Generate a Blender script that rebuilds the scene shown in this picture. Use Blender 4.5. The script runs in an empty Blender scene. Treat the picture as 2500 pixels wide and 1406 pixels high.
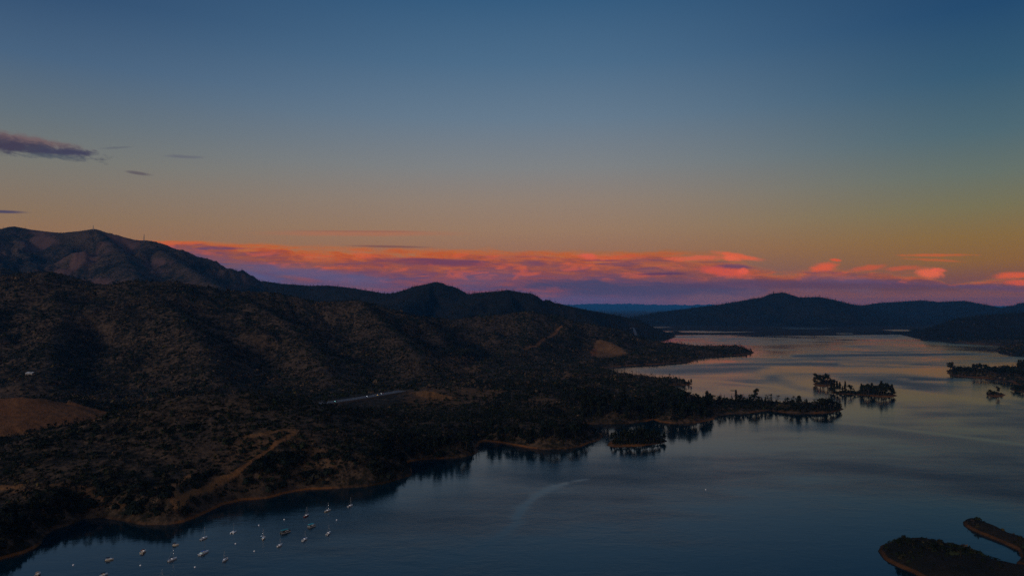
import bpy, math, random
import numpy as np
from math import radians, sin, cos, pi
random.seed(7); RNG = np.random.default_rng(7)
sc = bpy.context.scene
COL = sc.collection
# ------------------------------------------------------------------ camera, exposure
H = 150.0            # drone height above the lake, metres
F = 1700.0           # focal length in pixels of the 2500 px wide photograph
HZ = 750.0           # row of the horizon in the photograph
cam_d = bpy.data.cameras.new('camera'); cam = bpy.data.objects.new('camera', cam_d); COL.objects.link(cam)
cam.location = (0, 0, H); cam.rotation_euler = (radians(90), 0, 0)
cam_d.sensor_width = 36; cam_d.lens = 36 * F / 2500
cam_d.shift_y = -(703 - HZ) / 2500
cam_d.clip_start = 1; cam_d.clip_end = 90000
sc.camera = cam
sc.view_settings.view_transform = 'Standard'; sc.view_settings.look = 'None'
sc.view_settings.exposure = 0; sc.view_settings.gamma = 1
sc.render.resolution_x = 1024; sc.render.resolution_y = 575
sc.cycles.max_bounces = 5; sc.cycles.diffuse_bounces = 2; sc.cycles.glossy_bounces = 2
sc.cycles.transparent_max_bounces = 6; sc.cycles.volume_bounces = 0
sc.cycles.use_denoising = False
sc.cycles.use_adaptive_sampling = False

def lin(r, g, b, a=None):
    o = []
    for c in (r, g, b):
        c /= 255.0
        o.append(c / 12.92 if c <= .04045 else ((c + .055) / 1.055) ** 2.4)
    return tuple(o) + (1.0,)

# ------------------------------------------------------------------ node helper
class N:
    def __init__(s, tree): s.t = tree; s.n = tree.nodes; s.l = tree.links; s.n.clear()
    def put(s, sock, v):
        if v is None: return
        if hasattr(v, 'is_output'): s.l.new(v, sock)
        else:
            sock.default_value = v
    def m(s, op, a, b=None, c=None, clamp=False):
        q = s.n.new('ShaderNodeMath'); q.operation = op; q.use_clamp = clamp
        for i, v in enumerate((a, b, c)): s.put(q.inputs[i], v)
        return q.outputs[0]
    def add(s, a, b): return s.m('ADD', a, b)
    def sub(s, a, b): return s.m('SUBTRACT', a, b)
    def mul(s, a, b): return s.m('MULTIPLY', a, b)
    def div(s, a, b): return s.m('DIVIDE', a, b)
    def mx(s, a, b): return s.m('MAXIMUM', a, b)
    def mn(s, a, b): return s.m('MINIMUM', a, b)
    def step(s, v, a, b, lo=0.0, hi=1.0, smooth=True):
        q = s.n.new('ShaderNodeMapRange'); q.interpolation_type = 'SMOOTHSTEP' if smooth else 'LINEAR'
        for i, w in enumerate((v, a, b, lo, hi)): s.put(q.inputs[i], w)
        return q.outputs[0]
    def vec(s, x, y, z=0.0):
        q = s.n.new('ShaderNodeCombineXYZ')
        for i, w in enumerate((x, y, z)): s.put(q.inputs[i], w)
        return q.outputs[0]
    def noise(s, v, scale=1.0, detail=4.0, rough=.5, dist=0.0):
        q = s.n.new('ShaderNodeTexNoise'); s.put(q.inputs['Vector'], v)
        q.inputs['Scale'].default_value = scale; q.inputs['Detail'].default_value = detail
        q.inputs['Roughness'].default_value = rough; q.inputs['Distortion'].default_value = dist
        return q.outputs['Fac']
    def mix(s, f, a, b, mode='MIX'):
        q = s.n.new('ShaderNodeMix'); q.data_type = 'RGBA'; q.blend_type = mode; q.clamp_factor = True
        s.put(q.inputs[0], f); s.put(q.inputs[6], a); s.put(q.inputs[7], b)
        return q.outputs[2]
    def ramp(s, v, stops, interp='LINEAR'):
        q = s.n.new('ShaderNodeValToRGB'); cr = q.color_ramp; cr.interpolation = interp
        while len(cr.elements) > 1: cr.elements.remove(cr.elements[-1])
        cr.elements[0].position = stops[0][0]; cr.elements[0].color = stops[0][1]
        for p, c in stops[1:]:
            e = cr.elements.new(p); e.color = c
        s.put(q.inputs[0], v); return q.outputs[0]
    def curve(s, v, pts, vmin, vmax, omin, omax):
        """piecewise-linear lookup of v in pts"""
        t = s.step(v, vmin, vmax, 0., 1., False)
        st = [((p - vmin) / (vmax - vmin), ((q - omin) / (omax - omin),) * 3 + (1,)) for p, q in pts]
        c = s.ramp(t, st)
        sep = s.n.new('ShaderNodeSeparateColor'); s.l.new(c, sep.inputs[0])
        return s.add(s.mul(sep.outputs[0], omax - omin), omin)

# ------------------------------------------------------------------ sky
SKYGAIN = 1.0
HAZE = 2.7e-5        # density of the evening haze per metre
HAZE_TOP = 800.; HAZE_FAR = 50000.
HAZE_J = (.009, .044, .115)   # light the haze itself sends back
def build_world():
    w = bpy.data.worlds.new('World'); sc.world = w; w.use_nodes = True
    k = N(w.node_tree)
    tc = k.n.new('ShaderNodeTexCoord'); sx = k.n.new('ShaderNodeSeparateXYZ')
    k.l.new(tc.outputs['Generated'], sx.inputs[0])
    X, Y, Z = sx.outputs
    hyp = k.m('SQRT', k.add(k.mul(X, X), k.mul(Y, Y)))
    E = k.div(Z, k.mx(hyp, .02))                       # tangent of the elevation
    A = k.div(X, k.mx(Y, .08))                         # tangent of the azimuth ahead
    front = k.step(Y, .05, .3)
    V = k.div(Z, k.mx(Y, .08))
    g = lambda *st: [((p - 0.0), lin(*c)) for p, c in st]
    En = k.m('MULTIPLY', E, 1.0)
    centre = k.ramp(En, g((0, (72, 72, 112)), (.02, (92, 72, 104)), (.045, (120, 88, 98)), (.075, (148, 106, 86)), (.11, (150, 120, 98)),
                          (.15, (143, 126, 113)), (.20, (126, 129, 131)), (.27, (101, 122, 141)), (.35, (76, 108, 137)), (.44, (54, 92, 127)), (.7, (38, 68, 108)), (1, (34, 60, 98))))
    left = k.ramp(En, g((0, (84, 84, 122)), (.02, (98, 88, 118)), (.045, (130, 100, 98)), (.075, (146, 106, 78)), (.11, (136, 112, 90)),
                        (.15, (126, 117, 106)), (.18, (117, 119, 114)), (.23, (98, 112, 122)), (.30, (72, 99, 127)), (.38, (50, 80, 114)), (.5, (40, 68, 104)), (1, (34, 58, 95))))
    right = k.ramp(En, g((0, (108, 68, 88)), (.015, (112, 72, 84)), (.035, (118, 78, 72)), (.055, (133, 94, 58)), (.085, (132, 104, 64)), (.12, (118, 112, 84)),
                         (.16, (101, 112, 104)), (.21, (78, 104, 115)), (.28, (54, 90, 116)), (.36, (36, 74, 110)), (.5, (30, 60, 96)), (1, (28, 52, 88))))
    base = k.mix(k.step(A, -.75, .0, 1., 0.), centre, left)
    base = k.mix(k.step(A, .05, .72), base, right)
    # soft uneven tone of thin high haze
    P = k.add(k.mul(A, F / 100), 12.5)                 # hundreds of pixels: x
    Q = k.sub(7.5, k.mul(V, F / 100))                  # hundreds of pixels: y
    sn = k.noise(k.vec(k.mul(P, .5), k.mul(Q, 1.6), 3.3), 1., 5., .55)          # broad
    st1 = k.noise(k.vec(k.mul(P, .45), k.mul(k.add(Q, k.mul(P, -.012)), 5.0), 1.7), 1., 7., .6, .3)     # long streaks
    st2 = k.noise(k.vec(k.mul(P, 1.1), k.mul(k.add(Q, k.mul(P, -.06)), 5.5), 8.7), 1., 8., .62, .5)   # streaks, tilted
    st3 = k.noise(k.vec(k.mul(P, 1.3), k.mul(Q, 5.0), 5.1), 1., 8., .55, .5)
    pf = k.noise(k.vec(k.mul(P, 3.2), k.mul(Q, 7.0), 6.1), 1., 7., .6, .6)     # puffs
    T = k.curve(P, [(3.0, 5.84), (3.9, 5.87), (4.8, 5.86), (5.5, 5.92), (8, 5.97), (9, 6.0), (10, 6.03), (12.5, 6.06), (14, 6.10), (16, 6.09), (17.8, 6.12), (18.3, 6.42), (19, 6.62), (20.2, 6.52), (21, 6.62), (22.4, 6.62), (23.2, 6.95), (24.2, 6.80), (26, 6.66)], 3., 26., 5., 8.)
    B = k.curve(P, [(3.0, 6.02), (4.8, 6.26), (6, 6.5), (8, 6.92), (10, 7.08), (12, 7.12), (15, 7.0), (18, 6.94), (19, 6.9), (21, 6.95), (26, 7.05)], 3., 26., 5., 8.)
    wv = k.div(k.sub(Q, T), k.sub(B, T))
    wob = k.add(k.mul(k.sub(st2, .5), 1.5), k.mul(k.sub(st1, .5), 1.5))
    inn = k.step(wv, .02, .25)
    w2 = k.add(wv, k.mul(wob, k.add(.15, k.mul(inn, .85))))
    cc = k.ramp(k.mul(w2, .5), g((0, (166, 106, 74)), (.05, (184, 96, 54)), (.14, (180, 82, 48)), (.22, (152, 74, 60)), (.30, (134, 70, 74)), (.38, (124, 70, 86)),
                                   (.46, (104, 70, 94)), (.56, (88, 72, 104)), (.68, (80, 78, 116)), (.85, (82, 88, 126)), (1, (80, 90, 128))))
    # right hand side: mauve instead of blue below the deck
    cr_ = k.ramp(k.mul(w2, .5), g((0, (150, 98, 66)), (.06, (176, 94, 56)), (.16, (166, 82, 54)), (.26, (138, 74, 66)), (.36, (112, 68, 76)), (.48, (100, 70, 86)), (.6, (96, 68, 80)), (.8, (110, 72, 78)), (1, (108, 72, 80))))
    lowmix = k.step(k.add(P, k.mul(sn, 3.)), 14.0, 19.5)
    cc = k.mix(lowmix, cc, cr_)
    edge = k.add(.05, k.step(P, 17., 18.6, 0., .5))
    cover = k.step(k.add(wv, k.mul(k.sub(st3, .5), k.add(.25, edge))), k.mul(edge, -.4), k.add(.07, edge))
    lo = k.step(Q, 7.15, 7.6, 1., .35)
    col = k.mix(k.mul(k.mul(cover, lo), k.step(k.add(sn, k.mul(k.sub(st2, .5), .8)), .3, .62, .68, .97)), base, cc)
    # dark slate streaks in the deck
    dk = k.mul(k.step(st1, .5, .66), k.mul(k.step(wv, .12, .3), k.step(wv, 1.0, 1.7, 1., 0.)))
    col = k.mix(k.mul(dk, .72), col, lin(92, 66, 100))
    gap = k.mul(k.step(sn, .44, .62), k.mul(k.step(wv, .25, .6), k.step(wv, 1.2, 2.2, 1., 0.)))
    col = k.mix(k.mul(gap, .45), col, lin(104, 84, 108))
    # bright coral flecks
    br = k.mul(k.step(st3, .52, .66), k.mul(k.step(wv, .05, .2), k.step(wv, .6, 1.0, 1., 0.)))
    col = k.mix(k.mul(br, .5), col, lin(208, 92, 62))
    # slate bank low in the middle
    def blob(col, cx, cy, rx, ry, tilt, rgb, amt, nz=.8, tex=None, soft=1.0):
        dx = k.div(k.sub(P, cx / 100), rx / 100)
        dy = k.div(k.sub(k.sub(Q, cy / 100), k.mul(k.sub(P, cx / 100), tilt)), ry / 100)
        r = k.m('SQRT', k.add(k.mul(dx, dx), k.mul(dy, dy)))
        r = k.add(r, k.mul(k.sub(tex or st2, .5), -2. * nz))
        f = k.step(r, .35, 1.0 + .25 * soft, 1., 0.)
        return k.mix(k.mul(f, amt), col, lin(*rgb))
    col = blob(col, 1560, 706, 330, 22, .01, (66, 66, 98), .8, .9)
    col = blob(col, 1420, 696, 190, 14, .03, (68, 66, 98), .7, .9)
    col = blob(col, 1880, 695, 300, 12, .0, (84, 62, 90), .6, .7)
    col = blob(col, 2150, 700, 300, 10, .01, (88, 62, 78), .55, .7)
    col = blob(col, 760, 668, 210, 16, .10, (84, 84, 122), .7, .6)
    col = blob(col, 1060, 640, 160, 10, .05, (112, 62, 84), .7, .7, st1)
    col = blob(col, 950, 602, 110, 3.2, .02, (112, 72, 76), .7, .3, st1)
    col = blob(col, 880, 570, 250, 8, .0, (172, 104, 80), .55, .5, st1)
    col = blob(col, 880, 565, 180, 2.0, .006, (138, 92, 82), .5, .2, st1)
    # puffs at the right end of the deck
    for a in [(1800, 625, 60, 7, .16, (214, 96, 66), .9), (1700, 630, 70, 7, -.03, (206, 96, 72), .8), (1785, 630, 22, 8, .1, (222, 100, 72), .9), (1435, 626, 26, 9, .1, (214, 92, 76), .8),
              (1770, 663, 70, 13, .1, (208, 84, 66), .8), (1815, 662, 16, 9, 0, (220, 92, 74), .8), (2012, 652, 34, 12, -.1, (212, 88, 62), .85), (2040, 635, 14, 4, .1, (212, 84, 56), .85),
              (2120, 654, 50, 8, -.12, (196, 84, 58), .7), (2270, 667, 34, 14, .05, (220, 100, 72), .9), (2290, 659, 22, 6, .1, (226, 96, 72), .7), (2200, 655, 50, 7, -.05, (198, 84, 58), .6),
              (2285, 623, 95, 4, -.004, (186, 92, 56), .85), (2280, 635, 75, 3.5, .05, (180, 92, 56), .75), (2482, 672, 66, 9, -.05, (206, 88, 60), .9), (2490, 690, 40, 8, 0, (200, 84, 62), .8),
              (1740, 640, 50, 3, .0, (110, 72, 84), .5), (1610, 669, 70, 3, -.02, (84, 56, 90), .8)]:
        col = blob(col, *a, .6, pf)
    # the dark cloud high on the left and its scraps
    thin = k.noise(k.vec(k.mul(P, 2.6), k.mul(k.sub(Q, k.mul(P, .14)), 7.), 2.2), 1., 9., .62, .25)
    col = blob(col, 60, 345, 150, 17, .17, (112, 86, 90), .8, .7, thin)
    col = blob(col, 70, 362, 170, 17, .12, (60, 64, 84), .9, 1.1, thin)
    col = blob(col, 150, 372, 90, 10, .05, (64, 64, 88), .85, .8, thin)
    col = blob(col, 120, 381, 90, 7, .06, (80, 88, 98), .65, 1.5, thin)
    col = blob(col, -10, 350, 110, 24, .12, (66, 60, 80), .85, .6, thin)
    col = blob(col, 336, 423, 34, 4.5, .13, (84, 76, 88), .7, .5, thin)
    col = blob(col, 450, 383, 52, 4.5, .05, (96, 98, 112), .6, .5, thin)
    col = blob(col, 285, 361, 42, 3.5, -.05, (92, 96, 106), .55, .6, thin)
    col = blob(col, 5, 517, 62, 4.2, .03, (64, 62, 92), .9, .12, st1)
    # the sky beyond the haze is a little clearer than it looks through it
    path = k.mn(k.div(HAZE_TOP - H, k.mx(E, .004)), HAZE_FAR)
    tr = k.m('EXPONENT', k.mul(path, -HAZE))
    sep = k.n.new('ShaderNodeSeparateColor'); k.l.new(col, sep.inputs[0]); comb = k.n.new('ShaderNodeCombineColor')
    for i in range(3): k.l.new(k.mx(k.div(k.sub(sep.outputs[i], k.mul(k.sub(1., tr), HAZE_J[i])), tr), .004), comb.inputs[i])
    col = comb.outputs[0]
    # behind the viewer: the afterglow of the set sun
    rear = k.ramp(En, [(0, (.34, .20, .13, 1)), (.15, (.34, .22, .16, 1)), (.4, (.16, .16, .18, 1)), (1, (.06, .10, .16, 1))])
    bg_col = k.mix(front, rear, col)
    up = k.step(Z, -.02, .0)
    bg_col = k.mix(up, (.03, .035, .05, 1), bg_col)
    bg = k.n.new('ShaderNodeBackground'); k.l.new(bg_col, bg.inputs[0]); bg.inputs[1].default_value = SKYGAIN
    out = k.n.new('ShaderNodeOutputWorld'); k.l.new(bg.outputs[0], out.inputs[0])
    w.cycles.sampling_method = 'MANUAL'; w.cycles.sample_map_resolution = 512
build_world()

# soft light of the western afterglow, from behind the viewer
sd_ = bpy.data.lights.new('sun', 'SUN'); sun = bpy.data.objects.new('sun', sd_); COL.objects.link(sun)
sd_.energy = 1.15; sd_.angle = radians(14); sd_.color = (1.0, .86, .76)
sun.rotation_euler = (radians(75), 0, radians(-40)); sun.location = (0, 0, 2000)

# ------------------------------------------------------------------ tagging
def tag(o, label=None, cat=None, group=None, kind=None):
    if label: o['label'] = label
    if cat: o['category'] = cat
    if group: o['group'] = group
    if kind: o['kind'] = kind
    return o

# ------------------------------------------------------------------ numpy noise
_perm = RNG.permutation(4096); _ang = RNG.random(4096) * 2 * pi
def perlin(x, y):
    xi = np.floor(x).astype(np.int64); yi = np.floor(y).astype(np.int64)
    xf = x - xi; yf = y - yi
    def gr(ix, iy, dx, dy):
        a = _ang[_perm[(ix + _perm[iy & 4095]) & 4095]]
        return np.cos(a) * dx + np.sin(a) * dy
    u = xf * xf * xf * (xf * (xf * 6 - 15) + 10); v = yf * yf * yf * (yf * (yf * 6 - 15) + 10)
    n00 = gr(xi, yi, xf, yf); n10 = gr(xi + 1, yi, xf - 1, yf)
    n01 = gr(xi, yi + 1, xf, yf - 1); n11 = gr(xi + 1, yi + 1, xf - 1, yf - 1)
    return ((n00 * (1 - u) + n10 * u) * (1 - v) + (n01 * (1 - u) + n11 * u) * v) * 1.5
def fbm(x, y, scale, octv=5, gain=.5, off=0.):
    s = np.zeros_like(x); a = 1.; f = 1. / scale; t = 0
    for i in range(octv):
        s += a * perlin(x * f + off + i * 17.3, y * f - off + i * 9.1); t += a; a *= gain; f *= 2.03
    return s / t
def ridged(x, y, scale, octv=4, off=0.):
    s = np.zeros_like(x); a = 1.; f = 1. / scale; t = 0
    for i in range(octv):
        s += a * (1 - np.abs(perlin(x * f + off + i * 7.3, y * f + off + i * 5.1)) * 2); t += a; a *= .5; f *= 2.1
    return s / t
def sstep(v, a, b):
    t = np.clip((v - a) / (b - a), 0, 1); return t * t * (3 - 2 * t)

# ------------------------------------------------------------------ shore lines (photo rows and columns -> lake level)
def W(px, py):
    Y = H * F / (py - HZ); return ((px - 1250) / F * Y, Y)
def WL(pts): return np.array([W(*p) for p in pts])
MAIN = list(WL([(-900, 1500), (-500, 1450), (-200, 1400), (-60, 1385), (0, 1366), (60, 1350), (95, 1330), (108, 1308), (135, 1291), (175, 1279), (200, 1266), (245, 1263), (290, 1271), (350, 1281), (405, 1281), (450, 1272), (500, 1254), (540, 1232), (590, 1222),
    (650, 1215), (700, 1203), (760, 1193), (830, 1192), (900, 1188), (950, 1178), (1002, 1160), (1006, 1149), (996, 1138), (1000, 1127), (1040, 1121), (1100, 1119), (1150, 1112), (1167, 1104), (1160, 1092), (1168, 1081), (1182, 1077), (1212, 1080), (1262, 1088),
    (1320, 1097), (1380, 1097), (1425, 1087), (1452, 1078), (1473, 1067), (1466, 1059), (1440, 1048), (1405, 1045), (1385, 1037), (1400, 1033), (1460, 1035), (1520, 1035), (1570, 1030), (1595, 1024), (1608, 1030), (1650, 1034), (1700, 1032), (1742, 1024), (1752, 1014),
    (1790, 1010), (1830, 1009), (1870, 1003), (1885, 1002), (1900, 1006), (1950, 1010), (2010, 1009), (2040, 1006), (2058, 999), (2050, 995), (2000, 992), (1950, 991), (1900, 990), (1860, 985), (1800, 983), (1750, 983), (1700, 975), (1685, 961), (1650, 950), (1615, 944),
    (1608, 940), (1640, 941), (1688, 939), (1691, 936), (1650, 931), (1600, 927), (1560, 922), (1520, 914), (1480, 903), (1474, 899), (1490, 896), (1540, 892), (1600, 889), (1665, 885), (1690, 882), (1705, 876), (1715, 869), (1760, 868), (1810, 866), (1842, 861.5),
    (1832, 857), (1790, 851), (1700, 850), (1640, 848), (1602, 846), (1592, 840), (1604, 834), (1632, 828), (1652, 823), (1648, 818.5), (1720, 817.5), (1850, 819), (2000, 819.5), (2100, 818), (2195, 816.5), (2206, 819), (2230, 825), (2300, 832), (2360, 838), (2430, 843), (2600, 846), (3300, 850)]))  # low far shore is added land standing in for the mountain's dark reflection
MAIN += [np.array(p, float) for p in ((9000, 2300), (60000, 9000), (-60000, 9000), (-12000, 200))]
MAIN = np.array(MAIN)
HOLES = [WL([(1557, 798.3), (1600, 797.6), (1641, 798.6), (1610, 800.4), (1575, 800.2)]), WL([(1580, 809), (1610, 807.6), (1643, 809), (1628, 811), (1595, 811)]),
         WL([(1655, 808.2), (1700, 807.6), (1770, 809.4), (1846, 809.6), (1800, 811.6), (1720, 812.4), (1668, 811)]), WL([(1885, 799), (1940, 798.5), (1990, 800.5), (2040, 801.3), (2000, 803.6), (1930, 803.2)]),
         WL([(2042, 813.4), (2080, 813.6), (2082, 815), (2045, 814.8)]), WL([(2155, 805.6), (2190, 804.6), (2222, 805), (2218, 808.6), (2185, 808)])]  # slits of open water in the added far land, for bright strips in that reflection
ISL = {
 'wooded_twin_a': WL([(1984, 937), (1990, 941.5), (2010, 943), (2032, 942), (2045, 938), (2030, 932), (2003, 931)]),
 'wooded_twin_b': WL([(2022, 957), (2040, 962), (2080, 963), (2110, 965), (2150, 969), (2180, 969.5), (2192, 966), (2180, 961), (2140, 955), (2105, 955), (2080, 958), (2050, 955)]),
 'near_islet': WL([(1480, 1088), (1500, 1092), (1560, 1090), (1610, 1083), (1630, 1077), (1622, 1070), (1600, 1065), (1550, 1064), (1500, 1069), (1485, 1080)]),
 'right_peninsula': WL([(2311, 904), (2313, 912), (2330, 918), (2400, 923), (2465, 931), (2480, 939), (2560, 952), (2800, 962), (3100, 930), (2900, 885), (2560, 889), (2490, 895), (2450, 900), (2380, 902), (2330, 900)]),
 'right_cove': WL([(2464, 949), (2480, 956), (2560, 966), (2800, 968), (2700, 940), (2560, 938), (2490, 943)]),
 'small_islet': WL([(2405, 963.5), (2420, 968), (2448, 968.5), (2456, 963), (2440, 958), (2412, 958)]),
 'rock_point': WL([(2430, 855), (2440, 863), (2500, 868), (2800, 873), (3200, 860), (2800, 846), (2480, 845), (2440, 848)]),
 'rocks': WL([(1779, 952), (1784, 954.2), (1792, 954.6), (1801, 954.2), (1800, 952.6), (1790, 951.8)]),
 'corner_island': WL([(2143, 1345), (2150, 1331), (2180, 1324), (2240, 1321), (2300, 1334), (2350, 1345), (2400, 1361), (2440, 1378), (2480, 1388), (2560, 1392), (2700, 1430), (2600, 1520), (2440, 1470), (2330, 1432), (2262, 1416), (2235, 1401), (2200, 1386), (2160, 1366)]),
 'corner_spit': WL([(2352, 1273), (2368, 1270), (2400, 1279), (2450, 1299), (2480, 1313), (2520, 1328), (2620, 1345), (2700, 1380), (2620, 1400), (2530, 1398), (2508, 1384), (2482, 1374), (2494, 1362), (2484, 1342), (2440, 1322), (2390, 1302), (2354, 1284)]),
}
def sdist(x, y, poly):
    """signed distance, positive inside"""
    n = len(poly); d2 = np.full(x.shape, 1e18); ins = np.zeros(x.shape, bool)
    for i in range(n):
        ax, ay = poly[i]; bx, by = poly[(i + 1) % n]
        ex, ey = bx - ax, by - ay; L = ex * ex + ey * ey + 1e-9
        t = np.clip(((x - ax) * ex + (y - ay) * ey) / L, 0, 1)
        dx = x - (ax + t * ex); dy = y - (ay + t * ey)
        np.minimum(d2, dx * dx + dy * dy, out=d2)
        if ay != by:
            c = ((ay > y) != (by > y)) & (x < ex * (y - ay) / ey + ax)
            ins ^= c
    d = np.sqrt(d2); return np.where(ins, d, -d)
def shore_sd(x, y):
    wob = fbm(x, y, 28., 3, .55, 4.) * np.clip(y / 1000, .5, 2.5) * 5.0
    sd = sdist(x, y, MAIN); which = np.zeros(x.shape, int)
    for h in HOLES: sd = np.minimum(sd, -sdist(x, y, h))
    for i, (nm, p) in enumerate(ISL.items()):
        s = sdist(x, y, p)
        which = np.where((s > sd) & (s > -25), i + 1, which); sd = np.maximum(sd, s)
    wob = np.where((which > 0) & (which != 4), wob * .35, wob)
    wob = np.where(y > 3600, wob * .3, wob)
    return sd + wob, which

# ------------------------------------------------------------------ ridges: (column, row of the crest line, distance)
RIDGES = [
 # 0 foreground hill with the dirt track
 (.30, [(150, 1075, 600), (240, 1042, 640), (330, 1000, 670), (450, 968, 700), (600, 960, 720), (700, 985, 740), (790, 1032, 735), (860, 1076, 720), (950, 1118, 690), (990, 1140, 655)], 1),
 (.26, [(-600, 1120, 560), (-300, 1120, 560), (-100, 1150, 540), (40, 1170, 560), (140, 1190, 560)], 1),
 # 2 ochre dome
 (.26, [(-300, 1000, 800), (-100, 982, 820), (0, 974, 830), (60, 969, 840), (150, 978, 860), (220, 990, 875), (268, 1006, 885)], 2),
 # 3 main hills
 (.40, [(-700, 640, 1700), (-300, 668, 1700), (-60, 690, 1700), (0, 680, 1700), (50, 668, 1700), (120, 668, 1700), (200, 690, 1720), (270, 698, 1720), (330, 688, 1730), (430, 688, 1750), (500, 700, 1780), (550, 713, 1800), (650, 713, 1850), (720, 725, 1880),
       (780, 738, 1900), (870, 735, 1930), (950, 755, 1980), (1000, 770, 2050), (1100, 781, 2150), (1200, 771, 2250), (1290, 762, 2300), (1350, 770, 2350), (1420, 790, 2400), (1500, 803, 2420), (1555, 825, 2430), (1585, 840, 2400)], 3),
 (.46, [(330, 690, 1730), (430, 762, 1500), (500, 850, 1300), (520, 915, 1180)], 3),
 (.46, [(560, 713, 1800), (690, 785, 1620), (760, 850, 1450), (800, 920, 1250)], 3),
 (.46, [(870, 735, 1930), (950, 800, 1720), (1010, 860, 1500), (1040, 905, 1330)], 3),
 (.46, [(120, 668, 1700), (150, 760, 1480), (120, 850, 1280), (100, 915, 1150)], 3),
 (.42, [(1290, 762, 2300), (1300, 815, 2050), (1250, 862, 1800), (1150, 900, 1500)], 3),
 (.42, [(1420, 790, 2400), (1460, 830, 2180), (1520, 850, 2080), (1560, 868, 1980)], 3),
 # 10 wooded headland
 (.22, [(1560, 868, 2050), (1600, 842, 2230), (1635, 837, 2290), (1690, 848, 2330), (1740, 848, 2350), (1790, 846, 2360), (1825, 855, 2340)], 4),
 # 11 low wooded land by the inlets
 (.14, [(1000, 962, 1060), (1100, 950, 1150), (1240, 955, 1150), (1350, 945, 1150), (1450, 938, 1180), (1540, 950, 1150), (1600, 966, 1080), (1660, 990, 1000)], 5),
 (.12, [(1050, 1050, 740), (1180, 1035, 800), (1300, 1015, 850), (1400, 1000, 900)], 5),
 # 13 left mountain
 (.42, [(-900, 540, 4300), (-400, 575, 4400), (-100, 562, 4500), (0, 560, 4500), (35, 554, 4500), (90, 563, 4500), (150, 569, 4500), (200, 564, 4500), (230, 560, 4500), (280, 573, 4500), (330, 586, 4500), (370, 589, 4500), (400, 603, 4500), (450, 623, 4500), (500, 641, 4500),
       (550, 653, 4500), (580, 663, 4500), (640, 686, 4500), (690, 693, 4450), (760, 698, 4400), (800, 697, 4350), (850, 702, 4250), (900, 710, 4200), (940, 717, 4100), (978, 716, 4000), (1020, 698, 4000), (1064, 690, 4000), (1097, 699, 4000), (1140, 719, 3900), (1180, 714, 3700),
       (1240, 710, 3500), (1290, 716, 3500), (1330, 731, 3500), (1390, 748, 3500), (1440, 758, 3600), (1500, 769, 3700), (1545, 778, 3700), (1580, 795, 3700), (1620, 811, 3650)], 6),
 (.50, [(232, 562, 4500), (300, 620, 4080), (345, 690, 3600)], 6),
 (.50, [(360, 590, 4500), (450, 650, 4050), (540, 705, 3600)], 6),
 (.50, [(35, 555, 4500), (80, 640, 3950), (110, 700, 3500)], 6),
 (.50, [(1064, 690, 4000), (1000, 735, 3650), (960, 760, 3350)], 6),
 (.50, [(1240, 710, 3500), (1230, 745, 3250), (1200, 765, 3050)], 6),
 (.38, [(-250, 640, 2700), (-80, 652, 2700), (10, 656, 2700), (38, 668, 2650)], 6),
 # 20 right hill
 (.26, [(2208, 815, 3330), (2240, 803, 3400), (2300, 792, 3450), (2350, 776, 3550), (2420, 768, 3650), (2500, 763, 3750), (2700, 748, 3800), (3100, 735, 3800)], 7),
 # 21 right mountain
 (.30, [(1540, 780, 6300), (1600, 763, 6300), (1680, 753, 6350), (1760, 743, 6400), (1800, 736, 6450), (1850, 728, 6500), (1878, 721, 6500), (1892, 716, 6500), (1908, 714, 6500), (1924, 723, 6500), (1950, 726, 6500), (2000, 725, 6500), (2030, 731, 6500), (2060, 740, 6500), (2110, 748, 6600), (2180, 768, 6600)], 8),
 (.30, [(2060, 752, 7800), (2110, 745, 7800), (2150, 739, 7800), (2200, 736, 7800), (2250, 733, 7800), (2290, 737, 7800), (2350, 734, 7800), (2400, 743, 7800), (2450, 753, 7800), (2480, 744, 8000), (2500, 739, 8000), (2700, 715, 8000), (3200, 720, 8000)], 8),
 # 23 far blue ridge
 (.07, [(-700, 745, 46000), (1000, 746, 46000), (1380, 742, 46000), (1450, 741, 46000), (1520, 740, 46000), (1600, 742, 46000), (1680, 743, 46000), (1760, 742, 46000), (1900, 746, 46000), (3300, 745, 46000)], 9),
]
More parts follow.
